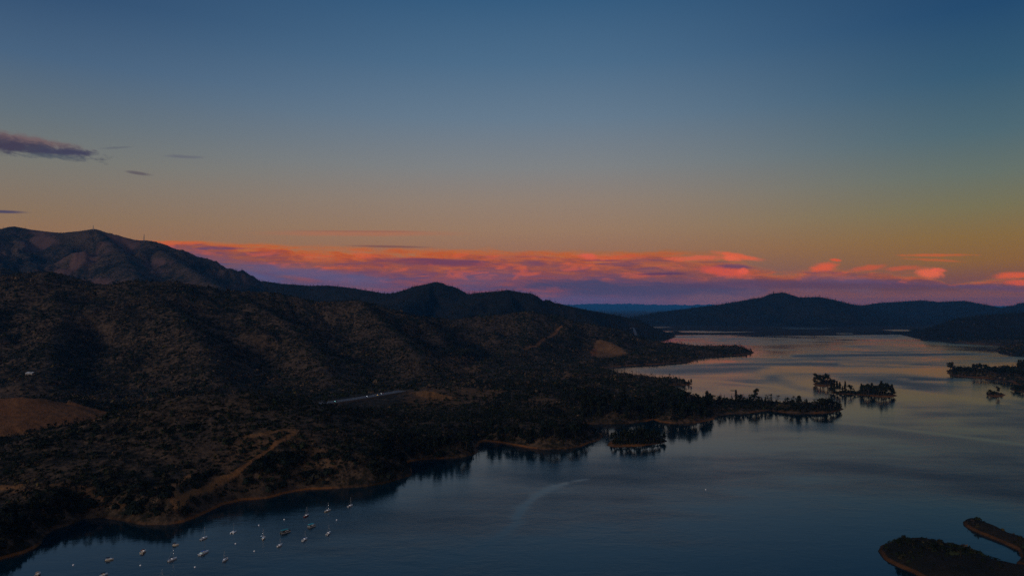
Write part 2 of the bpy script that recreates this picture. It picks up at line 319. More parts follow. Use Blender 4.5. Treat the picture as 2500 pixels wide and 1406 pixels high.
def ridge_height(x, y):
    K = 9.0
    n1 = fbm(x, y, 420., 4, .5, 11.); n2 = fbm(x, y, 130., 4, .5, 31.)
    acc = np.full(x.shape, -1e9); best = np.full(x.shape, -1e9); idx = np.zeros(x.shape, int); dcrest = np.full(x.shape, 1e9)
    hs = []
    for S, pts, part in RIDGES:
        P = np.array([((a - 1250) / F * Yd, Yd, H + (HZ - b) * Yd / F) for a, b, Yd in pts])
        bz = np.full(x.shape, -1e9); bd = np.full(x.shape, 1e9)
        rnd = 12. if P[0, 1] < 3000 else 24.
        for i in range(len(P) - 1):
            ax, ay, az = P[i]; bx, by, b_z = P[i + 1]
            ex, ey = bx - ax, by - ay; L = ex * ex + ey * ey + 1e-9
            t = np.clip(((x - ax) * ex + (y - ay) * ey) / L, 0, 1)
            d = np.hypot(x - (ax + t * ex), y - (ay + t * ey))
            dw = d * (1 + .45 * n1 + .22 * n2)
            z = az + t * (b_z - az) - S * (np.sqrt(dw * dw + rnd * rnd) - rnd)
            m = z > bz; bz = np.where(m, z, bz); bd = np.where(m, d, bd)
        m = bz > best; best = np.where(m, bz, best); idx = np.where(m, part, idx); dcrest = np.where(m, bd, dcrest)
        hs.append(bz)
    base = 8 + 7 * fbm(x, y, 240., 4, .5, 3.)
    base = np.where(y > 3400, 1.1 + .3 * base / 8, base + 4 * (1 - sstep(y, 640, 760)))
    idx = np.where(base > best, 0, idx)
    hs.append(base); mx = np.maximum(best, base)
    s = np.zeros(x.shape)
    for h in hs: s += np.exp(np.clip((h - mx) / K, -40, 0))
    h = mx + K * np.log(s) * .55
    return h, idx, dcrest, best - base

ROAD_A = ((690 - 1250) / F * 925., 925., 15.5); ROAD_B = ((982 - 1250) / F * 1122., 1122., 15.5)
def terrain(x, y):
    h, idx, dc, over = ridge_height(x, y)
    far = np.clip(y / 2500, .3, 2.2)
    damp = sstep(dc, 10 * far, 170 * far) * sstep(over, 2, 60) 
    rg = ridged(x, y, 330., 5, 2.); fb = fbm(x, y, 90., 5, .55, 21.)
    rg2 = ridged(x, y, 950., 4, 7.)
    h = h + damp * (26 * (rg - .62) * np.clip(far, .5, 1.1) + 10 * fb) + np.where(y > 2600, damp * 95 * (rg2 - .62), 0)
    h = h + fbm(x, y, 22., 4, .6, 41.) * (1.6 + 1.2 * far) * sstep(over, -2, 8) * np.where(y > 3400, sstep(over, 8, 40), 1.)
    (ax, ay, az_), (bx, by, bz_) = ROAD_A, ROAD_B; ex, ey = bx - ax, by - ay; L = ex * ex + ey * ey
    t = ((x - ax) * ex + (y - ay) * ey) / L; tc_ = np.clip(t, 0, 1); d = np.hypot(x - ax - tc_ * ex, y - ay - tc_ * ey); side = y - (ay + t * ey)
    zr = az_ + tc_ * (bz_ - az_) - .6
    h = zr + (h - zr) * sstep(d, 14, 60)
    fr = (side < 0) & (t > -.15) & (t < .97); h = np.where(fr, np.minimum(h, zr - .8 - np.clip(d - 12, 0, 60) * .10 + np.clip(d - 110, 0, 400) * .4), h)
    sd, which = shore_sd(x, y)
    isl = which > 0
    top_i = 3.2 + 1.5 * fbm(x, y, 30., 3, .5, 51.)
    top_i = np.where(which == 7, 40., top_i)          # rock point runs into a hill
    top_i = np.where(which == 9, 7.0 + 2 * fbm(x, y, 40., 3), top_i)
    top_i = np.where(which == 8, .7, top_i); top_i = np.where(which == 10, 4.6 + 1.6 * fbm(x, y, 16., 4), top_i)
    h = np.where(isl, top_i, h)
    sl = .42 + .16 * fbm(x, y, 60., 3, .5, 61.)
    sl = np.where(y > 3400, .10 + np.clip((sd - 150) / 900, 0, .3), sl)
    steep = 1 - sstep(y, 640, 900)
    hc = (sl + .45 * steep) * sd + np.where(sd > 30, (sd - 30) * .35, 0)
    hc = np.where(isl, np.where(which == 10, 1.1, np.where(which == 9, .7, .34)) * sd, hc)
    k = 1.8
    hmin = np.minimum(h, hc) - k * np.log1p(np.exp(-np.minimum(np.abs(h - hc) / k, 60)))
    out = np.where(sd > 0, np.maximum(hmin, .0) + np.minimum(sd * .06, .12), np.maximum(sd * .25, -9.))
    near = y < 9000
    return np.where(near, out, h), idx, which, np.where(near, sd, 500.)

NU, NR = 960, 980
uu = np.linspace(-1.02, 1.02, NU)
YMIN, YMAX = 250., 49000.
rr = np.concatenate([np.geomspace(YMIN, 9000, NR - 90), np.geomspace(9050, YMAX, 90)])
U, R = np.meshgrid(uu, rr)
TX = U * R; TY = R.copy()
TZ, TI, TWH, TSD = terrain(TX.ravel(), TY.ravel())
TZ = TZ.reshape(U.shape); TI = TI.reshape(U.shape); TWH = TWH.reshape(U.shape); TSD = TSD.reshape(U.shape)
SURF = np.maximum(TZ, 0)
PY = HZ - (SURF - H) * F / TY
RUN = np.minimum.accumulate(PY, axis=0)

def bilin(A, x, y):
    u = np.clip((x / y - uu[0]) / (uu[1] - uu[0]), 0, NU - 1.001)
    r = np.interp(y, rr, np.arange(NR)); r = np.clip(r, 0, NR - 1.001)
    i = u.astype(int) if hasattr(u, 'astype') else int(u); j = r.astype(int) if hasattr(r, 'astype') else int(r)
    a = u - i; b = r - j
    return (A[j, i] * (1 - a) + A[j, i + 1] * a) * (1 - b) + (A[j + 1, i] * (1 - a) + A[j + 1, i + 1] * a) * b
def zat(x, y): return bilin(TZ, np.asarray(x, float), np.asarray(y, float))
def drape(px, py):
    """point of the land or water seen at this column and row of the photograph"""
    u = (px - 1250) / F; i = int(np.clip(round((u - uu[0]) / (uu[1] - uu[0])), 0, NU - 1))
    c = RUN[:, i]; j = int(np.argmax(c <= py))
    if j == 0: j = 1
    a, b = PY[j - 1, i], PY[j, i]
    t = 0 if a == b else np.clip((a - py) / (a - b), 0, 1)
    Y = rr[j - 1] + t * (rr[j] - rr[j - 1]); x = u * Y
    return float(x), float(Y), float(max(0., zat(x, Y)))

# ------------------------------------------------------------------ meshes
def fast_mesh(name, verts, faces, mat, attrs=None, smooth=False, size=None):
    """verts (n,3), faces (m,k) all of one size"""
    me = bpy.data.meshes.new(name); verts = np.asarray(verts, np.float32); faces = np.asarray(faces, np.int32)
    kk = faces.shape[1]
    me.vertices.add(len(verts)); me.vertices.foreach_set('co', verts.ravel())
    me.loops.add(faces.size); me.loops.foreach_set('vertex_index', faces.ravel())
    me.polygons.add(len(faces)); me.polygons.foreach_set('loop_start', np.arange(0, faces.size, kk, dtype=np.int32))
    me.update(calc_edges=True)
    me.polygons.foreach_set('use_smooth', np.full(len(faces), smooth))
    for an, arr in (attrs or {}).items():
        arr = np.asarray(arr, np.float32)
        if arr.ndim == 1:
            a = me.attributes.new(an, 'FLOAT', 'POINT'); a.data.foreach_set('value', arr)
        else:
            a = me.attributes.new(an, 'FLOAT_COLOR', 'POINT'); a.data.foreach_set('color', arr.ravel())
    me.materials.append(mat)
    o = bpy.data.objects.new(name, me); COL.objects.link(o); return o

def new_mat(name):
    m = bpy.data.materials.new(name); m.use_nodes = True; return m, N(m.node_tree)
def principled(k, **kw):
    p = k.n.new('ShaderNodeBsdfPrincipled')
    for a, v in kw.items():
        k.put(p.inputs[a.replace('_', ' ')], v)
    o = k.n.new('ShaderNodeOutputMaterial'); k.l.new(p.outputs[0], o.inputs[0]); return p
_mats = {}
def simple(name, col, rough=.6, metal=0., var=.0, emit=None, spec=.4):
    if name in _mats: return _mats[name]
    m, k = new_mat(name)
    c = tuple(col) + (1,)
    if var:
        tc = k.n.new('ShaderNodeTexCoord'); n = k.noise(tc.outputs['Object'], 1.7, 4., .6)
        c = k.mix(k.step(n, .3, .7), tuple(v * (1 - var) for v in col) + (1,), tuple(min(1, v * (1 + var)) for v in col) + (1,))
    p = principled(k, Base_Color=c, Roughness=rough, Metallic=metal)
    p.inputs['Specular IOR Level'].default_value = spec
    if emit:
        p.inputs['Emission Color'].default_value = tuple(emit[0]) + (1,); p.inputs['Emission Strength'].default_value = emit[1]
    _mats[name] = m; return m

# ---- ground material: scrub, leaf litter, bare soil and the ochre drawdown ring of the lake
def ground_material():
    m, k = new_mat('hillside')
    geo = k.n.new('ShaderNodeNewGeometry'); sp = k.n.new('ShaderNodeSeparateXYZ'); k.l.new(geo.outputs['Position'], sp.inputs[0])
    at = k.n.new('ShaderNodeAttribute'); at.attribute_name = 'bare'; bare = at.outputs['Fac']
    at2 = k.n.new('ShaderNodeAttribute'); at2.attribute_name = 'rust'; rust = at2.outputs['Fac']
    pos = geo.outputs['Position']
    n_big = k.noise(pos, .0045, 5., .6, .4); n_mid = k.noise(pos, .022, 6., .65); n_fine = k.noise(pos, .13, 6., .7)
    scrub = k.mix(k.step(n_mid, .35, .65), (.009, .010, .006, 1), (.028, .021, .014, 1))
    soil = k.mix(k.step(n_fine, .3, .7), (.036, .024, .016, 1), (.115, .074, .047, 1))
    f = k.add(k.mul(n_big, .55), k.add(k.mul(n_mid, .35), k.mul(n_fine, .55)))
    aw = k.n.new('ShaderNodeAttribute'); aw.attribute_name = 'wooded'; wd = aw.outputs['Fac']
    c = k.mix(k.mul(k.step(f, .66, .80), k.sub(.95, k.mul(wd, .88))), scrub, soil)
    c = k.mix(k.mul(wd, .7), c, (.008, .010, .012, 1))
    c = k.mix(k.mul(bare, k.step(n_fine, .28, .6, .55, 1.)), c, k.mix(k.step(sp.outputs[2], 190., 260.), k.mix(n_mid, (.14, .062, .022, 1), (.32, .15, .058, 1)), k.mix(n_mid, (.10, .050, .044, 1), (.19, .10, .085, 1))))
    c = k.mix(k.mul(rust, .9), c, k.mix(n_fine, (.10, .028, .012, 1), (.18, .06, .022, 1)))
    zz = k.add(sp.outputs[2], k.mul(k.sub(n_mid, .5), 1.8))

    ring = k.mul(k.step(zz, -.1, .3), k.step(zz, 1.0, 1.8, 1., 0.))
    ring = k.mul(ring, k.sub(1., k.mul(wd, .75)))
    ringc = k.mix(n_fine, (.09, .034, .010, 1), (.27, .105, .032, 1))
    c = k.mix(k.mul(ring, k.step(k.noise(pos, .012, 4., .6), .42, .58, .12, .95)), c, ringc)
    b = k.n.new('ShaderNodeBump'); b.inputs['Strength'].default_value = .8; b.inputs['Distance'].default_value = 3.
    k.l.new(n_fine, b.inputs['Height'])
    p = principled(k, Base_Color=c, Roughness=.95, Normal=b.outputs[0]); p.inputs['Specular IOR Level'].default_value = .1
    return m
M_GROUND = ground_material()

def poly_world(pts):
    return np.array([drape(*p)[:2] for p in pts])
def mask_poly(pts, soft=6., wob=5.):
    P = poly_world(pts); x = TX.ravel(); y = TY.ravel()
    lo = P.min(0) - 60; hi = P.max(0) + 60
    s = (x > lo[0]) & (x < hi[0]) & (y > lo[1]) & (y < hi[1])
    out = np.zeros(x.shape)
    if s.any():
        d = sdist(x[s], y[s], P) + fbm(x[s], y[s], 18., 4, .6) * wob
        out[s] = sstep(d, -soft * .5, soft * .5)
    return out.reshape(TX.shape)
def mask_line(pts, wid, wob=1.6, soft=1.6):
    P = poly_world(pts); x = TX.ravel(); y = TY.ravel(); lo = P.min(0) - 40; hi = P.max(0) + 40
    s = (x > lo[0]) & (x < hi[0]) & (y > lo[1]) & (y < hi[1]); out = np.zeros(x.shape)
    d = np.full(s.sum(), 1e9); xs = x[s]; ys = y[s]
    for i in range(len(P) - 1):
        ax, ay = P[i]; ex, ey = P[i + 1] - P[i]; L = ex * ex + ey * ey + 1e-9
        t = np.clip(((xs - ax) * ex + (ys - ay) * ey) / L, 0, 1)
        d = np.minimum(d, np.hypot(xs - ax - t * ex, ys - ay - t * ey))
    d = d + fbm(xs, ys, 14., 3) * wob
    out[s] = 1 - sstep(d, wid * .5, wid * .5 + soft); return out.reshape(TX.shape)
WOOD = np.where((TI == 8) | (TI == 7) | (TI == 9) | (TI == 0) & (TY > 3000) | (TWH == 7), 1., 0.) + np.where(TWH >= 9, .7, 0.) + np.where((TI == 6) & (TWH == 0), .95 * sstep(TX / TY, -.44, -.33), 0)
BARE = np.zeros(TX.shape); RUST = np.zeros(TX.shape)
def paint(A, m, amt=1.): np.maximum(A, m * amt, out=A)
paint(BARE, mask_poly([(-200, 985), (0, 972), (60, 972), (150, 981), (265, 1006), (235, 1022), (130, 1042), (0, 1062), (-200, 1080)], 5, 3), .70)
paint(RUST, mask_poly([(-200, 985), (0, 972), (60, 972), (150, 981), (265, 1006), (235, 1022), (130, 1042), (0, 1062), (-200, 1080)], 5, 3), .42)
paint(BARE, mask_poly([(560, 1075), (640, 1055), (720, 1046), (800, 1080), (830, 1120), (740, 1150), (690, 1090), (600, 1130), (540, 1160)], 10, 40), .26)
paint(BARE, mask_poly([(985, 975), (1030, 945), (1100, 938), (1180, 950), (1230, 953), (1210, 975), (1120, 990), (1010, 998)], 10, 34), .42)
paint(BARE, mask_poly([(1270, 975), (1320, 968), (1370, 975), (1350, 988), (1290, 985)], 8, 16), .5)
paint(BARE, mask_poly([(1075, 905), (1085, 872), (1110, 868), (1180, 905), (1140, 912)], 10, 10), .42)
paint(BARE, mask_poly([(1440, 872), (1450, 838), (1470, 828), (1500, 840), (1532, 862), (1500, 872)], 10, 12), .62)
paint(RUST, mask_poly([(1440, 870), (1443, 852), (1455, 850), (1460, 862), (1452, 871)], 6, 4), .7)
paint(BARE, mask_poly([(1405, 882), (1450, 876), (1460, 884), (1420, 888)], 8, 8), .5)
for pts, wd, am in [([(430, 1238), (445, 1222), (470, 1205), (520, 1183), (575, 1155), (625, 1118), (668, 1086), (700, 1068), (722, 1052)], 3.6, 1.), ([(388, 1190), (415, 1187), (445, 1172), (465, 1160)], 5., 1.), ([(415, 1187), (432, 1202), (424, 1222)], 4., .9),
                    ([(600, 1066), (660, 1056), (722, 1050)], 5., .7), ([(0, 1064), (60, 1056), (130, 1044), (200, 1032), (235, 1024)], 4., .8), ([(-60, 1190), (0, 1190), (40, 1189)], 6., .9), ([(30, 1200), (60, 1194), (100, 1190), (180, 1182)], 3., .4),
                    ([(180, 1185), (230, 1205), (300, 1232)], 3., .3), ([(1278, 852), (1312, 843), (1330, 826), (1360, 808), (1395, 795)], 7., .8), ([(1350, 940), (1372, 925), (1390, 911), (1420, 909)], 5., .7), ([(1180, 988), (1200, 970), (1228, 954), (1262, 953)], 4.5, .6),
                    ([(800, 1055), (870, 1040), (940, 1022), (1000, 1010)], 3.5, .35), ([(985, 985), (1090, 955), (1180, 952)], 4., .6), ([(1080, 918), (1130, 905), (1180, 903)], 4., .5), ([(1130, 872), (1160, 885), (1175, 895)], 4., .5)]:
    paint(BARE, mask_line(pts, wd), am)
paint(RUST, mask_line([(575, 1155), (625, 1118), (668, 1086), (700, 1068)], 4.), .25)
paint(RUST, mask_line([(1278, 852), (1312, 843), (1330, 826), (1360, 808), (1395, 795)], 5.), .3)
BARE = np.where((TI == 6) & (TWH == 0), np.maximum(BARE, .75 * sstep(fbm(TX.ravel(), TY.ravel(), 260., 5, .6, 77.).reshape(TX.shape), -.02, .30) * (1 - sstep(TX / TY, -.46, -.34))), BARE)

# ---- terrain objects
idxg = np.arange(NU * NR).reshape(NR, NU)
q = np.stack([idxg[:-1, :-1], idxg[:-1, 1:], idxg[1:, 1:], idxg[1:, :-1]], -1).reshape(-1, 4)
zq = TZ.ravel()[q]; keep = (zq.max(1) > -3.0)
part = np.where(TWH > 0, 20 + TWH, TI)
part = np.where((TY > 9000), 9, part)
part = np.where((part == 9) & (TY <= 9000), 8, part)
pq = part.ravel()[q[:, 0]]
names = {0: ('ground', 'low dark wooded ground between the inlets and the hills'), 1: ('hill', 'near hill with an ochre dirt track above the moored boats'), 2: ('hill', 'smooth bare ochre dome at the left edge'), 3: ('hill', 'long scrub covered hills behind the road'),
         4: ('hill', 'low dark headland reaching into the lake before the far water'), 5: ('ground', 'flat wooded point of land beside the narrow inlets'), 6: ('mountain', 'tall purple brown mountain with antennas on its crest'),
         7: ('hill', 'dark hill at the right edge beyond the peninsula'), 8: ('mountain', 'navy blue mountain across the lake at right'), 9: ('mountain', 'pale blue ridge on the horizon in the gap between mountains')}
isl_lab = {'wooded_twin_a': 'small round islet carrying a clump of bushy trees', 'wooded_twin_b': 'long low island with a row of slim trees', 'near_islet': 'islet with an orange shore just off the wooded point', 'right_peninsula': 'flat peninsula with bushy trees at the right edge',
           'right_cove': 'low dark shore behind the small islet at the right edge', 'small_islet': 'tiny islet with two shrubs near the right edge', 'rock_point': 'dark rocky point below the right hill', 'rocks': 'low dark rocks awash off the tree lined spit',
           'corner_island': 'large grassy island in the lower right corner', 'corner_spit': 'narrow curved spit above the corner island'}
isl_names = list(ISL)
for pid in np.unique(pq[keep]):
    sel = keep & (pq == pid); fq = q[sel]
    if len(fq) < 4: continue
    used, inv = np.unique(fq, return_inverse=True)
    V = np.stack([TX.ravel()[used], TY.ravel()[used], TZ.ravel()[used]], -1)
    if pid > 20: nm, lab = 'island', isl_lab[isl_names[pid - 21]]
    else: nm, lab = names[pid]
    o = fast_mesh(nm, V, inv.reshape(-1, 4), M_GROUND, {'wooded': WOOD.ravel()[used], 'bare': BARE.ravel()[used], 'rust': RUST.ravel()[used]}, smooth=True)
    tag(o, lab, nm, kind='structure')

# ------------------------------------------------------------------ water
def water():
    nu, nr = 520, 620
    u = np.linspace(-1.6, 1.6, nu); r = np.concatenate([[-4000, -500, 60, 150], np.geomspace(230, 9000, nr), [14000, 60000]])
    Uw, Rw = np.meshgrid(u, r); X = Uw * np.where(np.abs(Rw) < 400, 400, np.abs(Rw)); Yw = Rw
    x = X.ravel(); y = Yw.ravel()
    yy = np.maximum(y, 240.)
    px = 1250 + x / yy * F; py = HZ + H * F / yy
    ruf = .36 + .36 * fbm(x * .35 - y * .1, y, 42., 5, .65, 25.) + .6 * fbm(x, y, 420., 4, .5, 5.) + .5 * fbm(x * .5 + y * .2, y, 120., 4, .55, 15.)
    def pl(pts, wpx, soft=1.):
        d = np.full(x.shape, 1e9)
        for i in range(len(pts) - 1):
            ax, ay = pts[i][0], pts[i][1]; ex = pts[i + 1][0] - ax; ey = pts[i + 1][1] - ay; L = ex * ex + ey * ey
            t = np.clip(((px - ax) * ex + (py - ay) * ey) / L, 0, 1); d = np.minimum(d, np.hypot((px - ax - t * ex) * .35, py - ay - t * ey))
        return 1 - sstep(d, 0, wpx)
    # wind lanes, laid on the lake
    nz = fbm(x, y, 60., 4, .6, 9.) * .35
    for pts, wpx, v in [([(1940, 869), (2200, 866), (2520, 862)], 5, .95), ([(1640, 893), (1800, 889), (2040, 889)], 7, .85), ([(1560, 908), (1700, 905), (1860, 900)], 12, .8), ([(1890, 925), (1960, 948), (2010, 962)], 14, .85), ([(2230, 925), (2400, 926), (2520, 936)], 7, .9),
                    ([(2060, 928), (2180, 930), (2300, 950), (2520, 985)], 12, .8), ([(2050, 1040), (2300, 1075), (2520, 1110)], 30, .5)]:
        ruf = ruf + pl(pts, wpx) * (v - ruf) * (.9 + nz)
    for pts, wpx, v in [([(1700, 855), (2100, 838), (2400, 850)], 9, .12), ([(1600, 924), (1750, 930), (1900, 945), (1960, 962)], 5, .05), ([(1870, 905), (2100, 902), (2300, 905)], 12, .1), ([(2150, 945), (2300, 965), (2420, 985)], 6, .1), ([(1900, 1020), (2100, 1035), (2500, 1085)], 6, .15),
                        ([(1780, 1068), (1850, 1068)], 4, .02), ([(1262, 1262), (1275, 1238), (1310, 1208), (1350, 1188)], 10, .06), ([(1340, 1192), (1380, 1180)], 6, .12), ([(1400, 1174), (1430, 1170)], 4, .2), ([(1030, 1420), (1100, 1372), (1200, 1325), (1262, 1275)], 12, .12)]:
        ruf = ruf + pl(pts, wpx) * (v - ruf) * (.9 + nz)
    s = (y > 230) & (y < 9000); sdw = np.full(x.shape, -300.); 
    sdw[s] = bilin(TSD, np.clip(x[s], -1.01 * y[s], 1.01 * y[s]), np.clip(y[s], 251, 8999))
    calm = sstep(-sdw, 5, 130); calm = np.where(y > 3300, 1, calm)
    ruf = ruf * (.25 + .75 * calm)
    ruf = np.minimum(ruf, .92); ruf = np.where(y > 4050, .32, ruf)
    idx = np.arange(len(u) * len(r)).reshape(len(r), len(u))
    fq = np.stack([idx[:-1, :-1], idx[:-1, 1:], idx[1:, 1:], idx[1:, :-1]], -1).reshape(-1, 4)
    m, k = new_mat('lake water')
    at = k.n.new('ShaderNodeAttribute'); at.attribute_name = 'ruffle'; rf = at.outputs['Fac']
    geo = k.n.new('ShaderNodeNewGeometry'); sp = k.n.new('ShaderNodeSeparateXYZ'); k.l.new(geo.outputs['Position'], sp.inputs[0])
    v = k.vec(k.mul(sp.outputs[0], .6), sp.outputs[1], 0.)
    n1 = k.noise(v, .30, 4., .65); n2 = k.noise(v, .07, 4., .6, .5)
    b = k.n.new('ShaderNodeBump'); b.inputs['Distance'].default_value = 1.
    k.put(b.inputs['Strength'], k.step(rf, 0., 1., .015, .24, False)); k.l.new(k.add(n1, k.mul(n2, 2.5)), b.inputs['Height'])
    rough = k.mx(k.step(rf, 0., .92, .05, .42, False), k.step(rf, .93, 1., .0, .65, False))
    p = principled(k, Base_Color=(.001, .016, .025, 1), Roughness=rough, Normal=b.outputs[0])
    p.inputs['IOR'].default_value = 1.6; p.inputs['Specular IOR Level'].default_value = .5
    o = fast_mesh('water', np.stack([x, y, np.zeros_like(x)], -1), fq, m, {'ruffle': np.clip(ruf, 0, 1)}, smooth=True)
    tag(o, 'still dark blue lake with wind ruffled lanes', 'lake', kind='structure')
water()

# ------------------------------------------------------------------ plants
def leaf_material(name, hi=1.):
    m, k = new_mat(name)
    at = k.n.new('ShaderNodeAttribute'); at.attribute_name = 'tint'
    geo = k.n.new('ShaderNodeNewGeometry'); n = k.noise(geo.outputs['Position'], .9, 3., .6)
    c = k.mix(k.step(n, .3, .7), k.mix(.45, at.outputs['Color'], (0, 0, 0, 1)), at.outputs['Color'])
    p = principled(k, Base_Color=c, Roughness=.9); p.inputs['Specular IOR Level'].default_value = .1
    return m
M_LEAF = leaf_material('foliage')
M_BARK = simple('bark', (.035, .028, .022), .9, var=.4, spec=.1)
M_DEAD = simple('dead wood', (.075, .062, .052), .9, var=.35, spec=.1)

def tmpl_bush(n, seed, flat=.75):
    r = np.random.default_rng(seed); V = []; 
    for i in range(n):
        d = r.normal(size=3); d[2] = abs(d[2]); d /= np.linalg.norm(d)
        c = d * r.uniform(.45, .95) * np.array([1, 1, flat])
        a = r.normal(size=3); a -= d * (a @ d) * .6; a /= np.linalg.norm(a); b = np.cross(d, a); b /= np.linalg.norm(b) + 1e-6
        s = r.uniform(.3, .55)
        V += [c + a * s, c - a * s * .6 + b * s * .8, c - a * s * .5 - b * s * .8]
    return np.array(V)
def tmpl_conifer(n, seed):
    r = np.random.default_rng(seed); V = []
    V += [np.array(p) for p in ((-.03, 0, 0), (.03, 0, 0), (0, 0, .9), (0, -.03, 0), (0, .03, 0), (0, 0, .9))]
    for i in range(n):
        t = r.uniform(0, 1) ** .8; z = .18 + .8 * t; rad = .2 * (1 - t) ** .8 * r.uniform(.6, 1.15) + .015
        th = r.uniform(0, 2 * pi); d = np.array([cos(th), sin(th), -.25]); side = np.array([-sin(th), cos(th), 0])
        w = rad * r.uniform(.35, .6)
        V += [np.array([0, 0, z + .04]), d * rad + np.array([0, 0, z]) + side * w, d * rad + np.array([0, 0, z]) - side * w]
    return np.array(V)
def tmpl_round(n, seed):
    r = np.random.default_rng(seed); V = [np.array(p) for p in ((-.025, 0, 0), (.025, 0, 0), (0, 0, .6), (0, -.025, 0), (0, .025, 0), (0, 0, .6))]
    cl = [(r.uniform(-.16, .16), r.uniform(-.16, .16), r.uniform(.42, .88), r.uniform(.1, .18)) for _ in range(7)]
    for i in range(n):
        cx, cy, cz, cr = cl[r.integers(7)]; d = r.normal(size=3); d /= np.linalg.norm(d); c = np.array([cx, cy, cz]) + d * cr * r.uniform(.5, 1)
        a = r.normal(size=3); a /= np.linalg.norm(a); b = np.cross(a, d); s = r.uniform(.05, .1)
        V += [c + a * s, c - a * s * .6 + b * s, c - a * s * .5 - b * s]
    return np.array(V)
def tmpl_snag(seed):
    r = np.random.default_rng(seed); V = [np.array(p) for p in ((-.014, 0, 0), (.014, 0, 0), (0, 0, 1.), (0, -.014, 0), (0, .014, 0), (0, 0, 1.))]
    for i in range(6):
        z = r.uniform(.35, .9); th = r.uniform(0, 2 * pi); L = (1 - z) * .35 + .04
        V += [np.array([0, 0, z]), np.array([0, 0, z - .015]), np.array([cos(th) * L, sin(th) * L, z + L * .7])]
    return np.array(V)
def scatter(name, tmpls, x, y, sx, sz, tints, mat, label, cat, sink=.1):
    """one mesh of a mass nobody could count"""
    n = len(x)
    if n == 0: return None
    z = zat(x, y) - sink; ang = RNG.random(n) * 2 * pi; which = RNG.integers(len(tmpls), size=n)
    VV, TT = [], []
    for ti, t in enumerate(tmpls):
        s = np.where(which == ti)[0]
        if len(s) == 0: continue
        ca = np.cos(ang[s])[:, None]; sa = np.sin(ang[s])[:, None]
        vx = (t[None, :, 0] * ca - t[None, :, 1] * sa) * sx[s][:, None] + x[s][:, None]
        vy = (t[None, :, 0] * sa + t[None, :, 1] * ca) * sx[s][:, None] + y[s][:, None]
        vz = t[None, :, 2] * sz[s][:, None] + z[s][:, None]
        VV.append(np.stack([vx, vy, vz], -1).reshape(-1, 3)); TT.append(np.repeat(tints[s], len(t), axis=0))
    V = np.concatenate(VV); T = np.concatenate(TT); T = T * RNG.uniform(.75, 1.25, (len(T) // 3, 1)).repeat(3, axis=0)
    T = np.concatenate([T, np.ones((len(T), 1))], 1)
    o = fast_mesh(name, V, np.arange(len(V)).reshape(-1, 3), mat, {'tint': T})
    return tag(o, label, cat, kind='stuff')
def seen(x, y, z, margin=30.):
    py = HZ - (z - H) * F / y; return (py < bilin(RUN, x, y) + margin) & (np.abs(x / y) < .93)
def tint(n, cols, wts, x=None, y=None):
    cols = np.array(cols); i = RNG.choice(len(cols), size=n, p=np.array(wts) / sum(wts)); return cols[i] * RNG.uniform(.7, 1.3, (n, 1))

def tint_mix(v, wts):
    n = len(v); dark = tint(n, SC_COLS[:3], [3, 3, 1.5]); tan = tint(n, SC_COLS[3:], wts[3:])
    p = (RNG.random(n) < np.clip(wts[3] / 3 * .10 + 1.9 * v * wts[3] / 3, .01, .95))[:, None]; return np.where(p, tan, dark)
SC_COLS = [(.012, .018, .010), (.020, .026, .012), (.034, .030, .016), (.058, .040, .027), (.115, .076, .046), (.095, .074, .022)]
def sd_isl(x, y): return bilin(TWH.astype(float), x, y) > .5
def scrub(name, y0, y1, dens, r0, r1, tm, wts, label, cond=None):
    # area sampling: y uniform in y^2 for the fan
    A = (y1 * y1 - y0 * y0) * .93; n = int(A * dens)
    y = np.sqrt(RNG.uniform(y0 * y0, y1 * y1, n)); x = y * RNG.uniform(-.93, .93, n)
    z = zat(x, y); sd = bilin(TSD, x, y); ba = bilin(BARE, x, y)
    dn = fbm(x, y, 75., 4, .65, 91.); tn = fbm(x, y, 190., 4, .6, 191.) + 1.0 * fbm(x, y, 26., 3, .6, 291.); dn = dn + .7 * fbm(x, y, 17., 3, .6, 491.)
    ok = (z > np.where(sd_isl(x, y), 1.0, 1.6)) & (sd > np.where(sd_isl(x, y), 2.5, np.where(y > 3500, 90, 5))) & (RNG.random(n) > sstep(ba, .25, .65)) & (RNG.random(n) < .78 + 1.6 * dn) & seen(x, y, z + 2)
    if cond is not None: ok &= cond(x, y, z)
    x, y = x[ok], y[ok]; n = len(x)
    r = r0 + (r1 - r0) * RNG.random(n) ** 2.2; r = r * np.where(RNG.random(n) < .06, 1.7, 1.) * (1 + .5 * fbm(x, y, 60., 3, .5, 391.)); print(name, n)
    return scatter(name, tm, x, y, r, r * RNG.uniform(.8, 1.3, n), tint_mix(tn[ok], wts), M_LEAF, label, 'undergrowth')
ROAD_PX = [(700, 999), (760, 992), (820, 984), (880, 975), (930, 968), (975, 957)]
ROADW = [tuple(np.array(ROAD_A) * (1 - t) + np.array(ROAD_B) * t + np.array([6 * sin(t * 3.1), -5 * sin(t * 3.1), 0])) for t in np.linspace(0, 1, 7)]
def off_road(x, y, z):
    ok = np.ones(x.shape, bool)
    for i in range(len(ROADW) - 1):
        ax, ay = ROADW[i][:2]; bx, by = ROADW[i + 1][:2]; ex, ey = bx - ax, by - ay; t = np.clip(((x - ax) * ex + (y - ay) * ey) / (ex * ex + ey * ey), 0, 1)
        d = np.hypot(x - ax - t * ex, y - ay - t * ey); ok &= d > np.where(y < ay + t * ey, 60, 16)
    return ok
scrub('undergrowth', 400, 1000, .095, 1.0, 2.7, [tmpl_bush(16, s) for s in range(8)], [5, 4, 3, 2, 1, .7], 'dense dark chaparral scrub covering the near hills', off_road)
scrub('undergrowth', 1000, 2700, .030, 2.0, 4.6, [tmpl_bush(9, s + 20) for s in range(8)], [5, 4, 3, 3, 2, .5], 'dark and tan scrub covering the hills behind the road', off_road)
